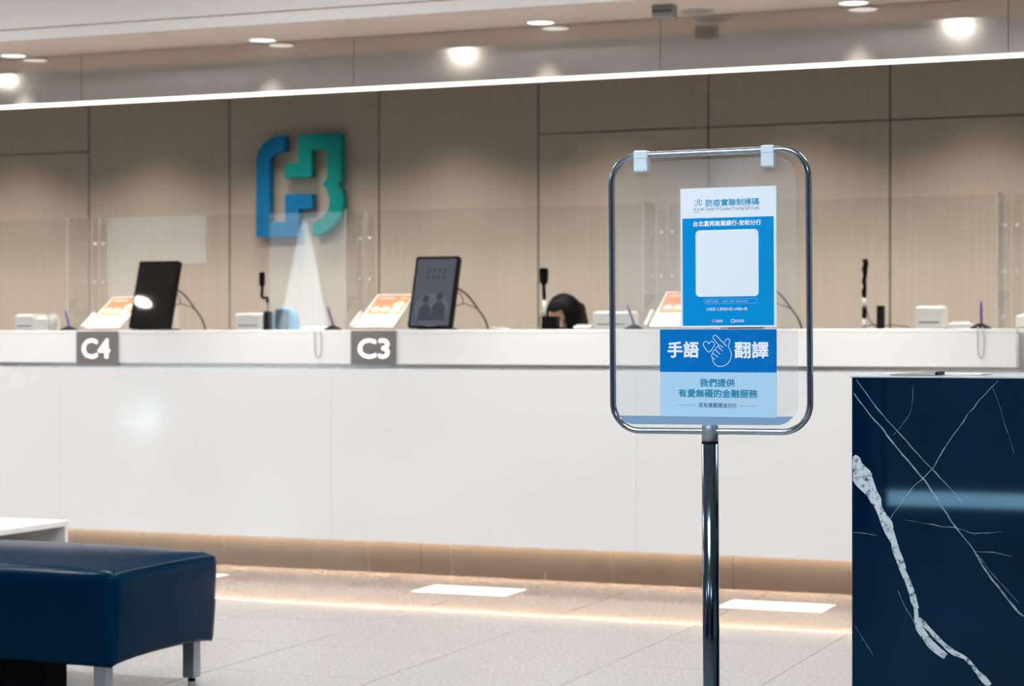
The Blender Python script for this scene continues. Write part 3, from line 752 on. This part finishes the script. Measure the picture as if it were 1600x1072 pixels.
PY = 9.86
hx, hz = at(882, 493, PY)
pc = office_chair((hx, PY+.12, 0), 0, M['black_rubber'], 'black office chair on which the teller sits', .92, .2)

def person(loc):
    t = thing('person', 'seated teller with black bobbed hair, head bowed over the desk behind the counter', 'person', loc)
    hzl = hz                       # head centre height
    bm = new_bm()
    def blob(c, r, rot=None, seg=20):
        m = Matrix.Translation(c) @ (rot or Matrix.Identity(4)) @ Matrix.Diagonal((*r, 1))
        bmesh.ops.create_uvsphere(bm, u_segments=seg, v_segments=seg//2+2, radius=1, matrix=m)
    head = Vector((0, 0, hzl))
    rot = Euler((math.radians(40), math.radians(6), math.radians(-20))).to_matrix().to_4x4()
    def H(v): return head+(rot @ Vector(v))
    blob(head, (.072, .090, .100), rot)                        # skull
    blob(H((0, -.035, -.055)), (.052, .052, .060), rot)         # jaw
    blob(H((0, -.092, -.020)), (.011, .016, .022), rot, 12)     # nose
    blob(H((0, -.083, -.062)), (.022, .010, .008), rot, 12)     # lips
    for s in (-1, 1):
        blob(H((s*.073, .005, -.015)), (.010, .018, .028), rot, 12)
        blob(H((s*.030, -.082, .022)), (.022, .010, .007), rot, 12)
    base = Vector((0, .17, hzl-.22))                            # base of the neck
    tube(bm, [H((0, .02, -.05)), H((0, .03, -.10)), base], [.052, .050, .062], 14)
    pel = Vector((0, .22, .56))
    tube(bm, [base+Vector((0, 0, .02)), base+Vector((0, .01, -.06)), base+Vector((0, .03, -.22)), Vector((0, .21, .68)), pel], [.07, .15, .155, .135, .15], 18)
    for s in (-1, 1):
        sh = base+Vector((s*.17, .0, -.05)); el = Vector((s*.25, -.06, .80)); wr = Vector((s*.09, -.26, .79))
        tube(bm, [base+Vector((s*.08, 0, -.04)), sh, (sh+el)/2, el], [.06, .055, .046, .040], 12)
        tube(bm, [el, (el*.6+wr*.4), wr], [.040, .037, .026], 12)
        blob(wr+Vector((-s*.025, -.045, -.005)), (.034, .046, .016), None, 14)
        for f in range(4):
            a = wr+Vector((-s*.025+(f-1.5)*.018, -.075, -.004)); L = (.055, .068, .064, .05)[f]
            tube(bm, [a, a+Vector((0, -L*.5, .004)), a+Vector((0, -L, -.012))], [.0095, .0088, .0075], 8)
        a = wr+Vector((-s*.055, -.03, -.004)); tube(bm, [a, a+Vector((-s*.022, -.02, 0)), a+Vector((-s*.028, -.045, -.004))], [.012, .0105, .008], 8)
        hip = pel+Vector((s*.09, -.02, -.01)); kn = Vector((s*.12, -.24, .52)); an = Vector((s*.12, -.14, .08))
        tube(bm, [hip, (hip+kn)/2, kn], [.085, .078, .058], 12); tube(bm, [kn, kn*.6+an*.4, an], [.058, .056, .038], 12)
        blob(an+Vector((0, -.06, -.04)), (.042, .11, .040), None, 14)
    b = obj('body', bm, M['skin'], t)
    rm = b.modifiers.new('join', 'REMESH'); rm.mode = 'VOXEL'; rm.voxel_size = .008; rm.use_smooth_shade = True
    sm = b.modifiers.new('smooth', 'SMOOTH'); sm.factor = .5; sm.iterations = 3
    # hair: a cap open at the face, with a bob hanging at both sides
    bm = new_bm()
    bmesh.ops.create_uvsphere(bm, u_segments=40, v_segments=28, radius=1)
    dele = []
    for v in bm.verts:
        p = v.co.copy()
        front = -p.y
        hide = front > .50 and abs(p.x) < .60+.25*p.z and p.z < .66
        if hide or (p.z < -.92): dele.append(v)
        r = Vector((.086, .104, .112))
        drop = 0
        q = Vector((p.x*r.x, p.y*r.y+.004, p.z*r.z+.006))
        if p.z < .1:
            q.z += -.055*min(1, (.1-p.z)); q.x *= 1.06+.10*(.1-p.z); q.x = math.copysign(max(abs(q.x), .060 if abs(p.x) > .3 else 0), q.x)
        ang = math.atan2(p.y, p.x); q += Vector((p.x, p.y, 0))*.0022*math.sin(ang*34)
        v.co = q
    bmesh.ops.delete(bm, geom=dele, context='VERTS')
    bmesh.ops.transform(bm, matrix=Matrix.Translation(head) @ rot, verts=bm.verts[:])
    h = obj('hair', bm, M['hair'], t, smooth=True); h['label'] = 'black bobbed hair'
    so = h.modifiers.new('thick', 'SOLIDIFY'); so.thickness = .012; so.offset = -1
    # eyes and mouth
    for s in (-1, 1):
        bm = new_bm(); bmesh.ops.create_uvsphere(bm, u_segments=16, v_segments=10, radius=.012, matrix=Matrix.Translation(H((s*.030, -.077, .006)))); e = obj('eye', bm, M['ink_white'], t, smooth=True)
        bm = new_bm(); bmesh.ops.create_uvsphere(bm, u_segments=12, v_segments=8, radius=.006, matrix=Matrix.Translation(H((s*.030, -.0855, .004)))); obj('iris', bm, M['hair'], e, smooth=True)
    # blouse and trousers
    bm = new_bm()
    tube(bm, [base+Vector((0, .0, .0)), base+Vector((0, .01, -.06)), base+Vector((0, .03, -.22)), Vector((0, .21, .68)), pel+Vector((0, 0, .0))], [.085, .165, .17, .15, .165], 20)
    for s in (-1, 1):
        sh = base+Vector((s*.17, .0, -.05)); el = Vector((s*.25, -.06, .80)); wr = Vector((s*.09, -.26, .79))
        tube(bm, [base+Vector((s*.06, 0, -.05)), sh, (sh+el)/2, el], [.07, .066, .056, .050], 12); tube(bm, [el, el*.6+wr*.4, wr+(el-wr)*.12], [.050, .046, .036], 12)
    o = obj('blouse', bm, M['shirt'], t)
    rm = o.modifiers.new('join', 'REMESH'); rm.mode = 'VOXEL'; rm.voxel_size = .01; rm.use_smooth_shade = True
    bm = new_bm()
    for s in (-1, 1):
        hip = pel+Vector((s*.09, -.02, -.01)); kn = Vector((s*.12, -.24, .52)); an = Vector((s*.12, -.14, .08))
        tube(bm, [pel+Vector((s*.04, 0, .02)), hip, (hip+kn)/2, kn], [.13, .10, .088, .068], 12); tube(bm, [kn, kn*.6+an*.4, an], [.068, .066, .055], 12)
    o = obj('trousers', bm, M['trousers'], t)
    rm = o.modifiers.new('join', 'REMESH'); rm.mode = 'VOXEL'; rm.voxel_size = .01; rm.use_smooth_shade = True
person((hx, PY, 0))

# ------------------------------------------------------------------ floor stickers
def sticker(px, label):
    """white rectangle on the floor in front of the counter"""
    x = at(px, 0, 8.2)[0]
    bm = new_bm(); box(bm, -.22, .22, -.125, .125, 0, .002)
    tag(obj('floor_sticker', bm, M['sticker'], loc=(x, 8.2, 0)), label, 'floor sticker', 'white floor stickers along the counter')
sticker(733, 'white rectangular sticker on the floor left of the sign pole')
sticker(1213, 'white rectangular sticker on the floor right of the sign pole')
sticker(272, 'white rectangular sticker on the floor just behind the bench corner')

# ------------------------------------------------------------------ blue bench
bx1, by0, by1 = -3.362, 5.14, 5.755
BL = 1.30
t = thing('leather_bench', 'blue leather bench on square steel legs at the lower left', 'bench', (bx1-BL/2, (by0+by1)/2, 0))
hw, hd, z0, z1 = BL/2, (by1-by0)/2, .125, .412
bm = new_bm(); box(bm, -hw, hw, -hd, hd, z0, z1)
bmesh.ops.subdivide_edges(bm, edges=bm.edges[:], cuts=31, use_grid_fill=True)
r_ = .030
hc, hz_ = (z0+z1)/2, (z1-z0)/2
for v in bm.verts:
    u, w, h = v.co.x/hw, v.co.y/hd, (v.co.z-z0)/(z1-z0)
    rr_ = r_ if h > .5 else r_*.6
    pin = Vector((max(-hw+rr_, min(hw-rr_, v.co.x)), max(-hd+rr_, min(hd-rr_, v.co.y)), max(z0+rr_, min(z1-rr_, v.co.z))))
    d = v.co-pin
    if d.length > 1e-6: v.co = pin+d.normalized()*rr_
    cr = (1-abs(u)**6)*(1-abs(w)**2.2)
    if h > .5: v.co.z += .034*cr*((h-.5)/.5)
    b_ = 4*h*(1-h)
    if abs(u) > .95: v.co.x += math.copysign(.010*b_*(1-w**4), u)
    if abs(w) > .95: v.co.y += math.copysign(.012*b_*(1-u**8), w)
    v.co.x -= math.copysign(.016*(1-h)*abs(u)**20, u); v.co.y -= math.copysign(.010*(1-h)*abs(w)**20, w)
    if h < .3: v.co.z += (.012*(1-w*w)*abs(u)**4-.008*(abs(u)**10)*(abs(w)**10))*(1-h/.3)
o = obj('cushion', bm, M['leather'], t, smooth=True)
bm = new_bm()
P = []
for s in range(0, 25):
    w = -1+2*s/24; cr = 0
    P.append(Vector((hw-.008-.010*abs(w)**8, (hd-.010)*w, z1-.0085+.004*(1-abs(w)**2.2)-.004*abs(w)**8)))
tube(bm, P, .0032, 8); obj('piping', bm, M['piping'], t)
for sx in (-1, 1):
    for sy in (-1, 1):
        cx, cy = sx*(hw-.075), sy*(hd-.055)
        bm = new_bm(); rbox(bm, cx-.021, cx+.021, cy-.021, cy+.021, .012, z0+.004, .002); lg_ = obj('leg', bm, M['satin'], t)
        bm = new_bm(); lathe(bm, [(0, 0), (.012, 0), (.012, .013), (0, .013)], 12, (cx, cy)); obj('foot', bm, M['black_rubber'], lg_)
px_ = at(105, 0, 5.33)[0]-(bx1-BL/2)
bm = new_bm(); rbox(bm, -hw+.25, px_, -.24, 5.33-(by0+by1)/2, 0, .118, .003); o = obj('black_block', bm, M['black_block'], t); o['label'] = 'black block under the seat'  # plain black block filling the dark area under the bench

# ------------------------------------------------------------------ white table behind it
tx, tz = at(107, 813, 6.67)
t = thing('side_table', 'low white table with a panel end behind the blue bench', 'table', (tx-.45, 6.24, 0))
bm = new_bm(); rbox(bm, -.45, .45, -.43, .43, tz-.022, tz, .002); obj('tabletop', bm, M['table_white'], t)
bm = new_bm(); rbox(bm, -.45, .45, .408, .43, 0, tz-.022, .002); obj('leg_panel', bm, M['table_white'], t)
bm = new_bm(); rbox(bm, -.45, .45, -.43, -.408, 0, tz-.022, .002); obj('leg_panel', bm, M['table_white'], t)
bm = new_bm(); rbox(bm, -.45, -.428, -.408, .408, 0, tz-.022, .002); obj('side_panel', bm, M['table_white'], t)

# ------------------------------------------------------------------ sign stand
SY = 4.175
fx0, fx1 = at(959, 0, SY)[0], at(1267, 0, SY)[0]
cx = (fx0+fx1)/2; fz_t = at(1112, 238, SY)[1]; fz_b = at(1112, 674, SY)[1]
t = stand = thing('sign_stand', 'chrome floor stand holding a clear sheet with two blue posters', 'sign stand', (cx, SY, 0), (0, -math.radians(.45), 0))
DX = -.006                                     # the frame leans a little to the left
hw = (fx1-fx0)/2
bm = new_bm()
pts = [(x, 0, z) for x, z in rrect(-hw+.006, hw+.006, fz_b, fz_t, .06, 10)]
tube(bm, pts, .0068, 14, closed=True); obj('frame', bm, M['chrome'], t)
bm = new_bm(); lathe(bm, [(0, .018), (.16, .018), (.17, .012), (.17, 0), (0, 0)], 40); obj('base', bm, M['dark_chrome'], t)
zs_, zc_ = at(1112, 664, SY)[1], at(1112, 690, SY)[1]
bm = new_bm(); tube(bm, [(.006, 0, zc_), (.006, 0, zs_-.003), (.006, 0, zs_)], [.0175, .0175, .0155], 24); obj('socket', bm, M['satin'], t)
bm = new_bm(); tube(bm, [(.006, 0, zc_-.005), (.006, 0, zc_)], .0178, 24); obj('collar', bm, M['black_rubber'], t)
bm = new_bm(); tube(bm, [(.004, 0, .018), (.006, 0, zc_-.005)], .0178, 28); obj('pole', bm, M['dark_chrome'], t)
sx0, sx1 = at(963, 0, SY)[0]-cx, at(1250, 0, SY)[0]-cx
sz0, sz1 = at(1112, 664, SY)[1], at(1112, 248, SY)[1]
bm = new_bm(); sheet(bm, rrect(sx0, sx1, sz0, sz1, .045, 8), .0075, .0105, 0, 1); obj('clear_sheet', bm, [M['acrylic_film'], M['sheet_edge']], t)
zst = at(1112, 650.5, SY)[1]
P = [p for p in rrect(sx0+.004, sx1-.002, sz0, sz0+.12, .043, 8) if p[1] < zst]
P = [(sx1-.002-.012, zst)] + [(sx0+.004+.012, zst)] + [p for p in P]
P = [(sx0+.012, zst)] + sorted([p for p in rrect(sx0+.004, sx1-.002, sz0, sz0+.12, .043, 8) if p[1] < zst-.001 and p[0] < 0], key=lambda p: -p[1]) + \
    sorted([p for p in rrect(sx0+.004, sx1-.002, sz0, sz0+.12, .043, 8) if p[1] < zst-.001 and p[0] > 0], key=lambda p: p[1]) + [(sx1-.010, zst)]
bm = new_bm(); sheet(bm, P, .0055, .0074); obj('bottom_strip', bm, M['blue_strip'], t)
for pa, pb in ((998, 1020), (1197, 1218)):
    a, b = at(pa, 0, SY)[0]-cx, at(pb, 0, SY)[0]-cx
    bm = new_bm(); rbox(bm, a+.002, b+.002, -.0095, .0140, fz_t-.036, fz_t+.0095, .003, 2)
    o = obj('clip', bm, M['clip'], t); o['label'] = 'pale blue plastic clip'
    bm = new_bm(); box(bm, a+.002, b+.002, -.0098, -.0094, fz_t-.0072, fz_t-.0064); obj('clip_joint', bm, M['ink_grey'], o)

# posters (held in the sheet, things of their own)
SR = (0, -math.radians(.45), 0)
def stand_pt(lx, ly, lz):
    return stand.matrix_basis @ Vector((lx, ly, lz))
bpy.context.view_layer.update()
def poster(name, label, lx, ly, lz, extra=0.0):
    return thing(name, label, 'poster', stand_pt(lx, ly, lz), (0, -math.radians(.45)+extra, 0))
# upper poster
PW, PH = .210, .297
ux = at(1067, 0, SY)[0]-cx+.003; uz = at(1141, 511.5, SY)[1]
p1 = poster('contact_tracing_poster', 'upright blue and white contact tracing poster, upper one on the clear sheet', ux, .0055, uz, math.radians(.15))
def u1(px): return (px-1066.5)/150*PW
def v1(py): return (511-py)/218*PH
bm = new_bm(); box(bm, 0, PW, 0, .0008, 0, PH); obj('paper', bm, M['paper'], p1)
bm = new_bm(); box(bm, u1(1069.5), u1(1212.5), -.0004, 0, v1(508), v1(340)); obj('blue_field', bm, M['paper_blue'], p1)
bm = new_bm(); sheet(bm, rrect(u1(1090.5), u1(1189), v1(463), v1(359), .009), -.0008, -.0004); obj('white_panel', bm, M['paper'], p1)
text_part('lettering', '防疫實聯制掃碼', M['ink_sky'], p1, u1(1107), u1(1190), v1(322), v1(311), 0, .0003, .022)
text_part('lettering', 'Covid-19 Contact Tracing QR Code', M['ink_grey'], p1, u1(1106), u1(1190), v1(330), v1(323.2), 0, .0003, .004)
text_part('lettering', '台北富邦商業銀行-安和分行', M['ink_white'], p1, u1(1087), u1(1193), v1(353), v1(344.5), -.0004, .0003, .028)
bm = new_bm(); ribbon(bm, rrect(u1(1103.5), u1(1186), v1(474), v1(466.5), .004, 4), .0006, -.0007, -.0004, closed=True); obj('outline_box', bm, M['ink_faint'], p1)
text_part('lettering', '場所代碼：1404 1927 4639 079', M['ink_faint'], p1, u1(1106), u1(1172), v1(472.8), v1(468.2), -.0004, .0003, .004)
text_part('lettering', '大安區 仁愛路四段169號B1樓', M['ink_white'], p1, u1(1107), u1(1171), v1(485), v1(480), -.0004, .0003, .004)
# small mark of the city pass, and its caption
bm = new_bm()
ribbon(bm, [(u1(1096.6), v1(310)), (u1(1096.6), v1(320)), (u1(1101), v1(318))], .0022, -.0003, 0); obj('mark', bm, M['ink_teal'], p1); bm = new_bm(); ribbon(bm, [(u1(1099.5), v1(313.6)), (u1(1101), v1(312.9))], .0022, -.0003, 0); obj('mark', bm, M['ink_teal'], p1)
bm = new_bm()
ribbon(bm, [(u1(1093.5), v1(310.5)), (u1(1093.5), v1(320)), (u1(1090), v1(320.4)), (u1(1088.5), v1(318))], .0016, -.0003, 0); obj('mark', bm, M['ink_grey'], p1); bm = new_bm(); ribbon(bm, [(u1(1089.3), v1(312.2)), (u1(1090.3), v1(313.8))], .0018, -.0003, 0); obj('mark', bm, M['ink_grey'], p1)
text_part('lettering', '台北通', M['ink_grey'], p1, u1(1087), u1(1103.5), v1(328), v1(323.6), 0, .0003, .0)
bm = new_bm()
for i in range(5): ribbon(bm, [(u1(1088+i*2), v1(330.8)), (u1(1089.3+i*2), v1(330.8))], .0012, -.0003, 0)
obj('mark', bm, M['ink_grey'], p1)
bm = new_bm(); sheet(bm, ellipse(u1(1117.5), v1(501), .0032, .0040), -.0007, -.0004); obj('mark', bm, M['ink_grey'], p1)
bm = new_bm(); ribbon(bm, [(u1(1148.5)+.0036*math.cos(k*.42), v1(501)+.0036*math.sin(k*.42)) for k in range(15)], .0012, -.0007, -.0004, closed=True); obj('mark', bm, M['ink_white'], p1)
for a0, n in ((1122.5, 4), (1153, 5)):
    bm = new_bm()
    for i in range(n):
        ribbon(bm, [(u1(a0+i*3), v1(503)), (u1(a0+i*3), v1(499))], .0008, -.0007, -.0004)
    for yy in (500, 502.5): ribbon(bm, [(u1(a0-.9), v1(yy)), (u1(a0+(n-1)*3+1.2), v1(yy))], .0008, -.00072, -.0004)
    obj('mark', bm, M['ink_white'], p1)
# lower poster
QW, QH = .257, .186
lx = at(1034.5, 0, SY)[0]-cx+.001; lz = at(1125, 651, SY)[1]
p2 = poster('sign_language_poster', 'wide blue sign language poster with a finger heart, lower one on the clear sheet', lx, .0053, lz, math.radians(.45))
def u2(px): return (px-1034)/183*QW
def v2(py): return (651.5-py)/136*QH
bm = new_bm(); box(bm, 0, QW, 0, .0008, 0, QH); obj('paper', bm, M['poster_pale'], p2)
bm = new_bm(); box(bm, 0, QW, -.0004, 0, v2(582), QH); obj('blue_field', bm, M['poster_navy'], p2)
def c6(x, y): return (u2(1020+x/5.36), v2(460+y/5.36))
def txt2(body, m, x0, x1, y0, y1, b, yy=0):
    (a, z1_), (b_, z0_) = c6(x0, y0), c6(x1, y1); text_part('lettering', body, m, p2, a, b_, z0_, z1_, yy, .0003, b)
txt2('手語', M['ink_white'], 143, 405, 402, 532, .030, -.0004)
txt2('翻譯', M['ink_white'], 708, 985, 402, 535, .028, -.0004)
txt2('我們提供', M['ink_teal'], 417, 706, 710, 775, .030)
txt2('有愛無礙的金融服務', M['ink_teal'], 235, 897, 798, 864, .028)
txt2('若有需要請洽分行', M['ink_navy'], 405, 725, 910, 950, .002)
bm = new_bm()
for a, b in ((235, 382), (752, 900)): ribbon(bm, [c6(a, 932), c6(b, 932)], .0006, -.0003, 0)
obj('rule', bm, M['ink_grey'], p2)
def sp(pts, closed=False): return [(v.x, v.y) for v in smooth_path([(x, y, 0) for x, y in pts], 6, closed)]
bm = new_bm()
heart = [c6(*q) for q in sp([(491, 487), (452, 442), (445, 418), (460, 399), (480, 402), (491, 418), (503, 402), (524, 400), (539, 420), (530, 445)], True)]
ribbon(bm, heart, .0011, -.0007, -.0004, closed=True)
obj('heart_drawing', bm, M['ink_white'], p2)
bm = new_bm()
hand = sp([(575, 432), (552, 402), (530, 375), (528, 356), (545, 346), (562, 358), (598, 396), (640, 436)])
ribbon(bm, [c6(*q) for q in hand], .0011, -.0007, -.0004)
thumb = sp([(622, 404), (636, 384), (652, 377), (667, 386), (663, 412), (656, 440), (672, 470), (681, 505), (672, 548), (650, 582), (615, 602), (575, 605), (545, 590), (527, 565), (521, 535), (515, 515), (524, 498), (545, 512), (568, 530)])
ribbon(bm, [c6(*q) for q in thumb], .0011, -.0007, -.0004)
for q in ([(524, 498), (532, 474), (548, 470), (566, 486), (585, 505)], [(548, 470), (555, 448), (570, 444), (588, 460), (606, 478)], [(570, 444), (578, 432), (590, 432), (612, 452)], [(521, 535), (534, 540), (545, 552)]):
    ribbon(bm, [c6(*r) for r in sp(q)], .0011, -.0007, -.0004)
obj('hand_drawing', bm, M['ink_white'], p2)

# ------------------------------------------------------------------ marble podium
MY = 4.28
mx0, mz1 = at(1331, 590, MY)
t = thing('marble_podium', 'tall dark blue marble podium with white veins at the lower right', 'podium', (mx0, MY, 0))
bm = new_bm()
rbox(bm, 0, .95, 0, .40, 0, mz1, .0015, 1, 0)
def ms(px, py): X, Z = at(px, py, MY); return (X-mx0, Z)
NV = [0]
def wob(r, n, amp):
    """n values of slow noise"""
    k = [r.uniform(-amp, amp) for _ in range(n//4+4)]
    return [k[i//4]*(1-(i % 4)/4)+k[i//4+1]*(i % 4)/4 for i in range(n)]
def vein_w(pix, widths, amp, seed, mi, rough=.35):
    """vein along photograph points with its width at each of them"""
    pts = [ms(*q) for q in pix]; P, W = [], []; r = random.Random(seed)
    if len(pts) > 2:
        pts = [(v.x, v.y) for v in smooth_path([(x, z, 0) for x, z in pts], 4)]
        widths = [widths[i]*(1-k/4)+widths[i+1]*k/4 for i in range(len(widths)-1) for k in range(4)]+[widths[-1]]
    for i in range(len(pts)-1):
        (ax, az), (bx, bz) = pts[i], pts[i+1]; n = max(2, int(math.hypot(bx-ax, bz-az)/.004))
        for k in range(n):
            f = k/n; P.append((ax+(bx-ax)*f, az+(bz-az)*f)); W.append(widths[i]*(1-f)+widths[i+1]*f)
    P.append(pts[-1]); W.append(widths[-1])
    n = len(P); ox_, oz_, ow = wob(r, n, amp), wob(r, n, amp), wob(r, n, rough)
    P = [(max(.001+w_*(1+c_)/2, x+a), z+b) for (x, z), a, b, w_, c_ in zip(P, ox_, oz_, W, ow)]
    NV[0] += 1
    ribbon(bm, P, [max(.0004, w*(1+c)) for w, c in zip(W, ow)], -.0002-.00004*NV[0], .0002, mi)
def vein(pix, w, amp, seed, mi, rough=.4):
    vein_w(pix, [w*.6]+[w]*(len(pix)-2)+[w*.5], amp, seed, mi, rough)
q = lambda x, y: (1300+x*.4777, 560+y*.4777)
vein_w([q(64,318), q(72,345), q(95,385), q(130,440), q(165,510), q(190,570), q(215,640), q(240,715), q(265,780), q(280,820)], [.006, .024, .034, .024, .020, .020, .014, .013, .012, .009], .0016, 1, 1)
vein_w([q(268,800), q(285,875), q(320,935), q(372,975)], [.008, .012, .016, .020], .0016, 2, 1)
vein_w([q(285,850), q(320,890), q(375,945), q(440,985), q(480,1030), q(515,1071)], [.006, .009, .008, .010, .010, .012], .0012, 3, 1)
vein([q(80,70), q(150,165), q(215,240), q(320,355), q(380,420), q(425,470)], .0016, .0010, 11, 2)
vein([q(72,115), q(120,180), q(160,222), q(210,290), q(300,395), q(345,462), q(400,545), q(465,630)], .0028, .0010, 12, 2)
vein([q(465,630), q(500,690), q(550,755), q(600,820), q(627,845)], .0036, .0010, 13, 2)
vein([q(475,640), q(520,700), q(570,755), q(610,800)], .0010, .0010, 14, 2)
vein([q(543,72), q(480,140), q(430,205), q(380,275), q(345,335), q(310,380), q(250,440), q(180,540)], .0014, .0014, 15, 2)
vein([q(70,568), q(110,572), q(150,580)], .0012, .001, 16, 2)
vein([q(240,530), q(330,545), q(400,555), q(470,572), q(560,568)], .0008, .0014, 17, 2, .8)
vein([q(470,632), q(530,635), q(590,648)], .0011, .001, 18, 2)
vein([q(75,875), q(100,915), q(135,970)], .0010, .001, 19, 2)
vein([q(525,95), q(545,150), q(570,230), q(595,310)], .0006, .001, 20, 2, .8)
vein([q(265,90), q(255,180), q(200,250)], .0007, .001, 21, 2, .8)
vein([q(215,760), q(260,850), q(330,955)], .0008, .001, 22, 2, .8)
obj('body', bm, [M['marble'], M['vein'], M['vein_thin']], t)
zt = at(1331, 587, MY)[1]
bm = new_bm(); rbox(bm, -.004, .96, -.004, .41, mz1, mz1+.004, .0012, 1); obj('top_slab', bm, M['slab'], t)
ztop = mz1+.004
bm = new_bm(); rbox(bm, 0, .22, 0, .16, 0, .003, .0006, 1)
tag(obj('leaflet', bm, M['flyer_white'], loc=(mx0+.03, MY+.12, ztop)), 'white leaflet lying flat on the left of the marble podium', 'leaflet')
t = thing('booklet', 'thin booklet with a dark end lying on the marble podium', 'booklet', (mx0+.075, MY+.03, ztop), (0, -math.radians(3.0), 0))
bm = new_bm(); rbox(bm, 0, .10, 0, .08, 0, .004, .0006, 1); obj('pages', bm, M['grille'], t)
bm = new_bm(); rbox(bm, .095, .101, 0, .08, -.0035, .004, .0006, 1); obj('spine', bm, M['black'], t)
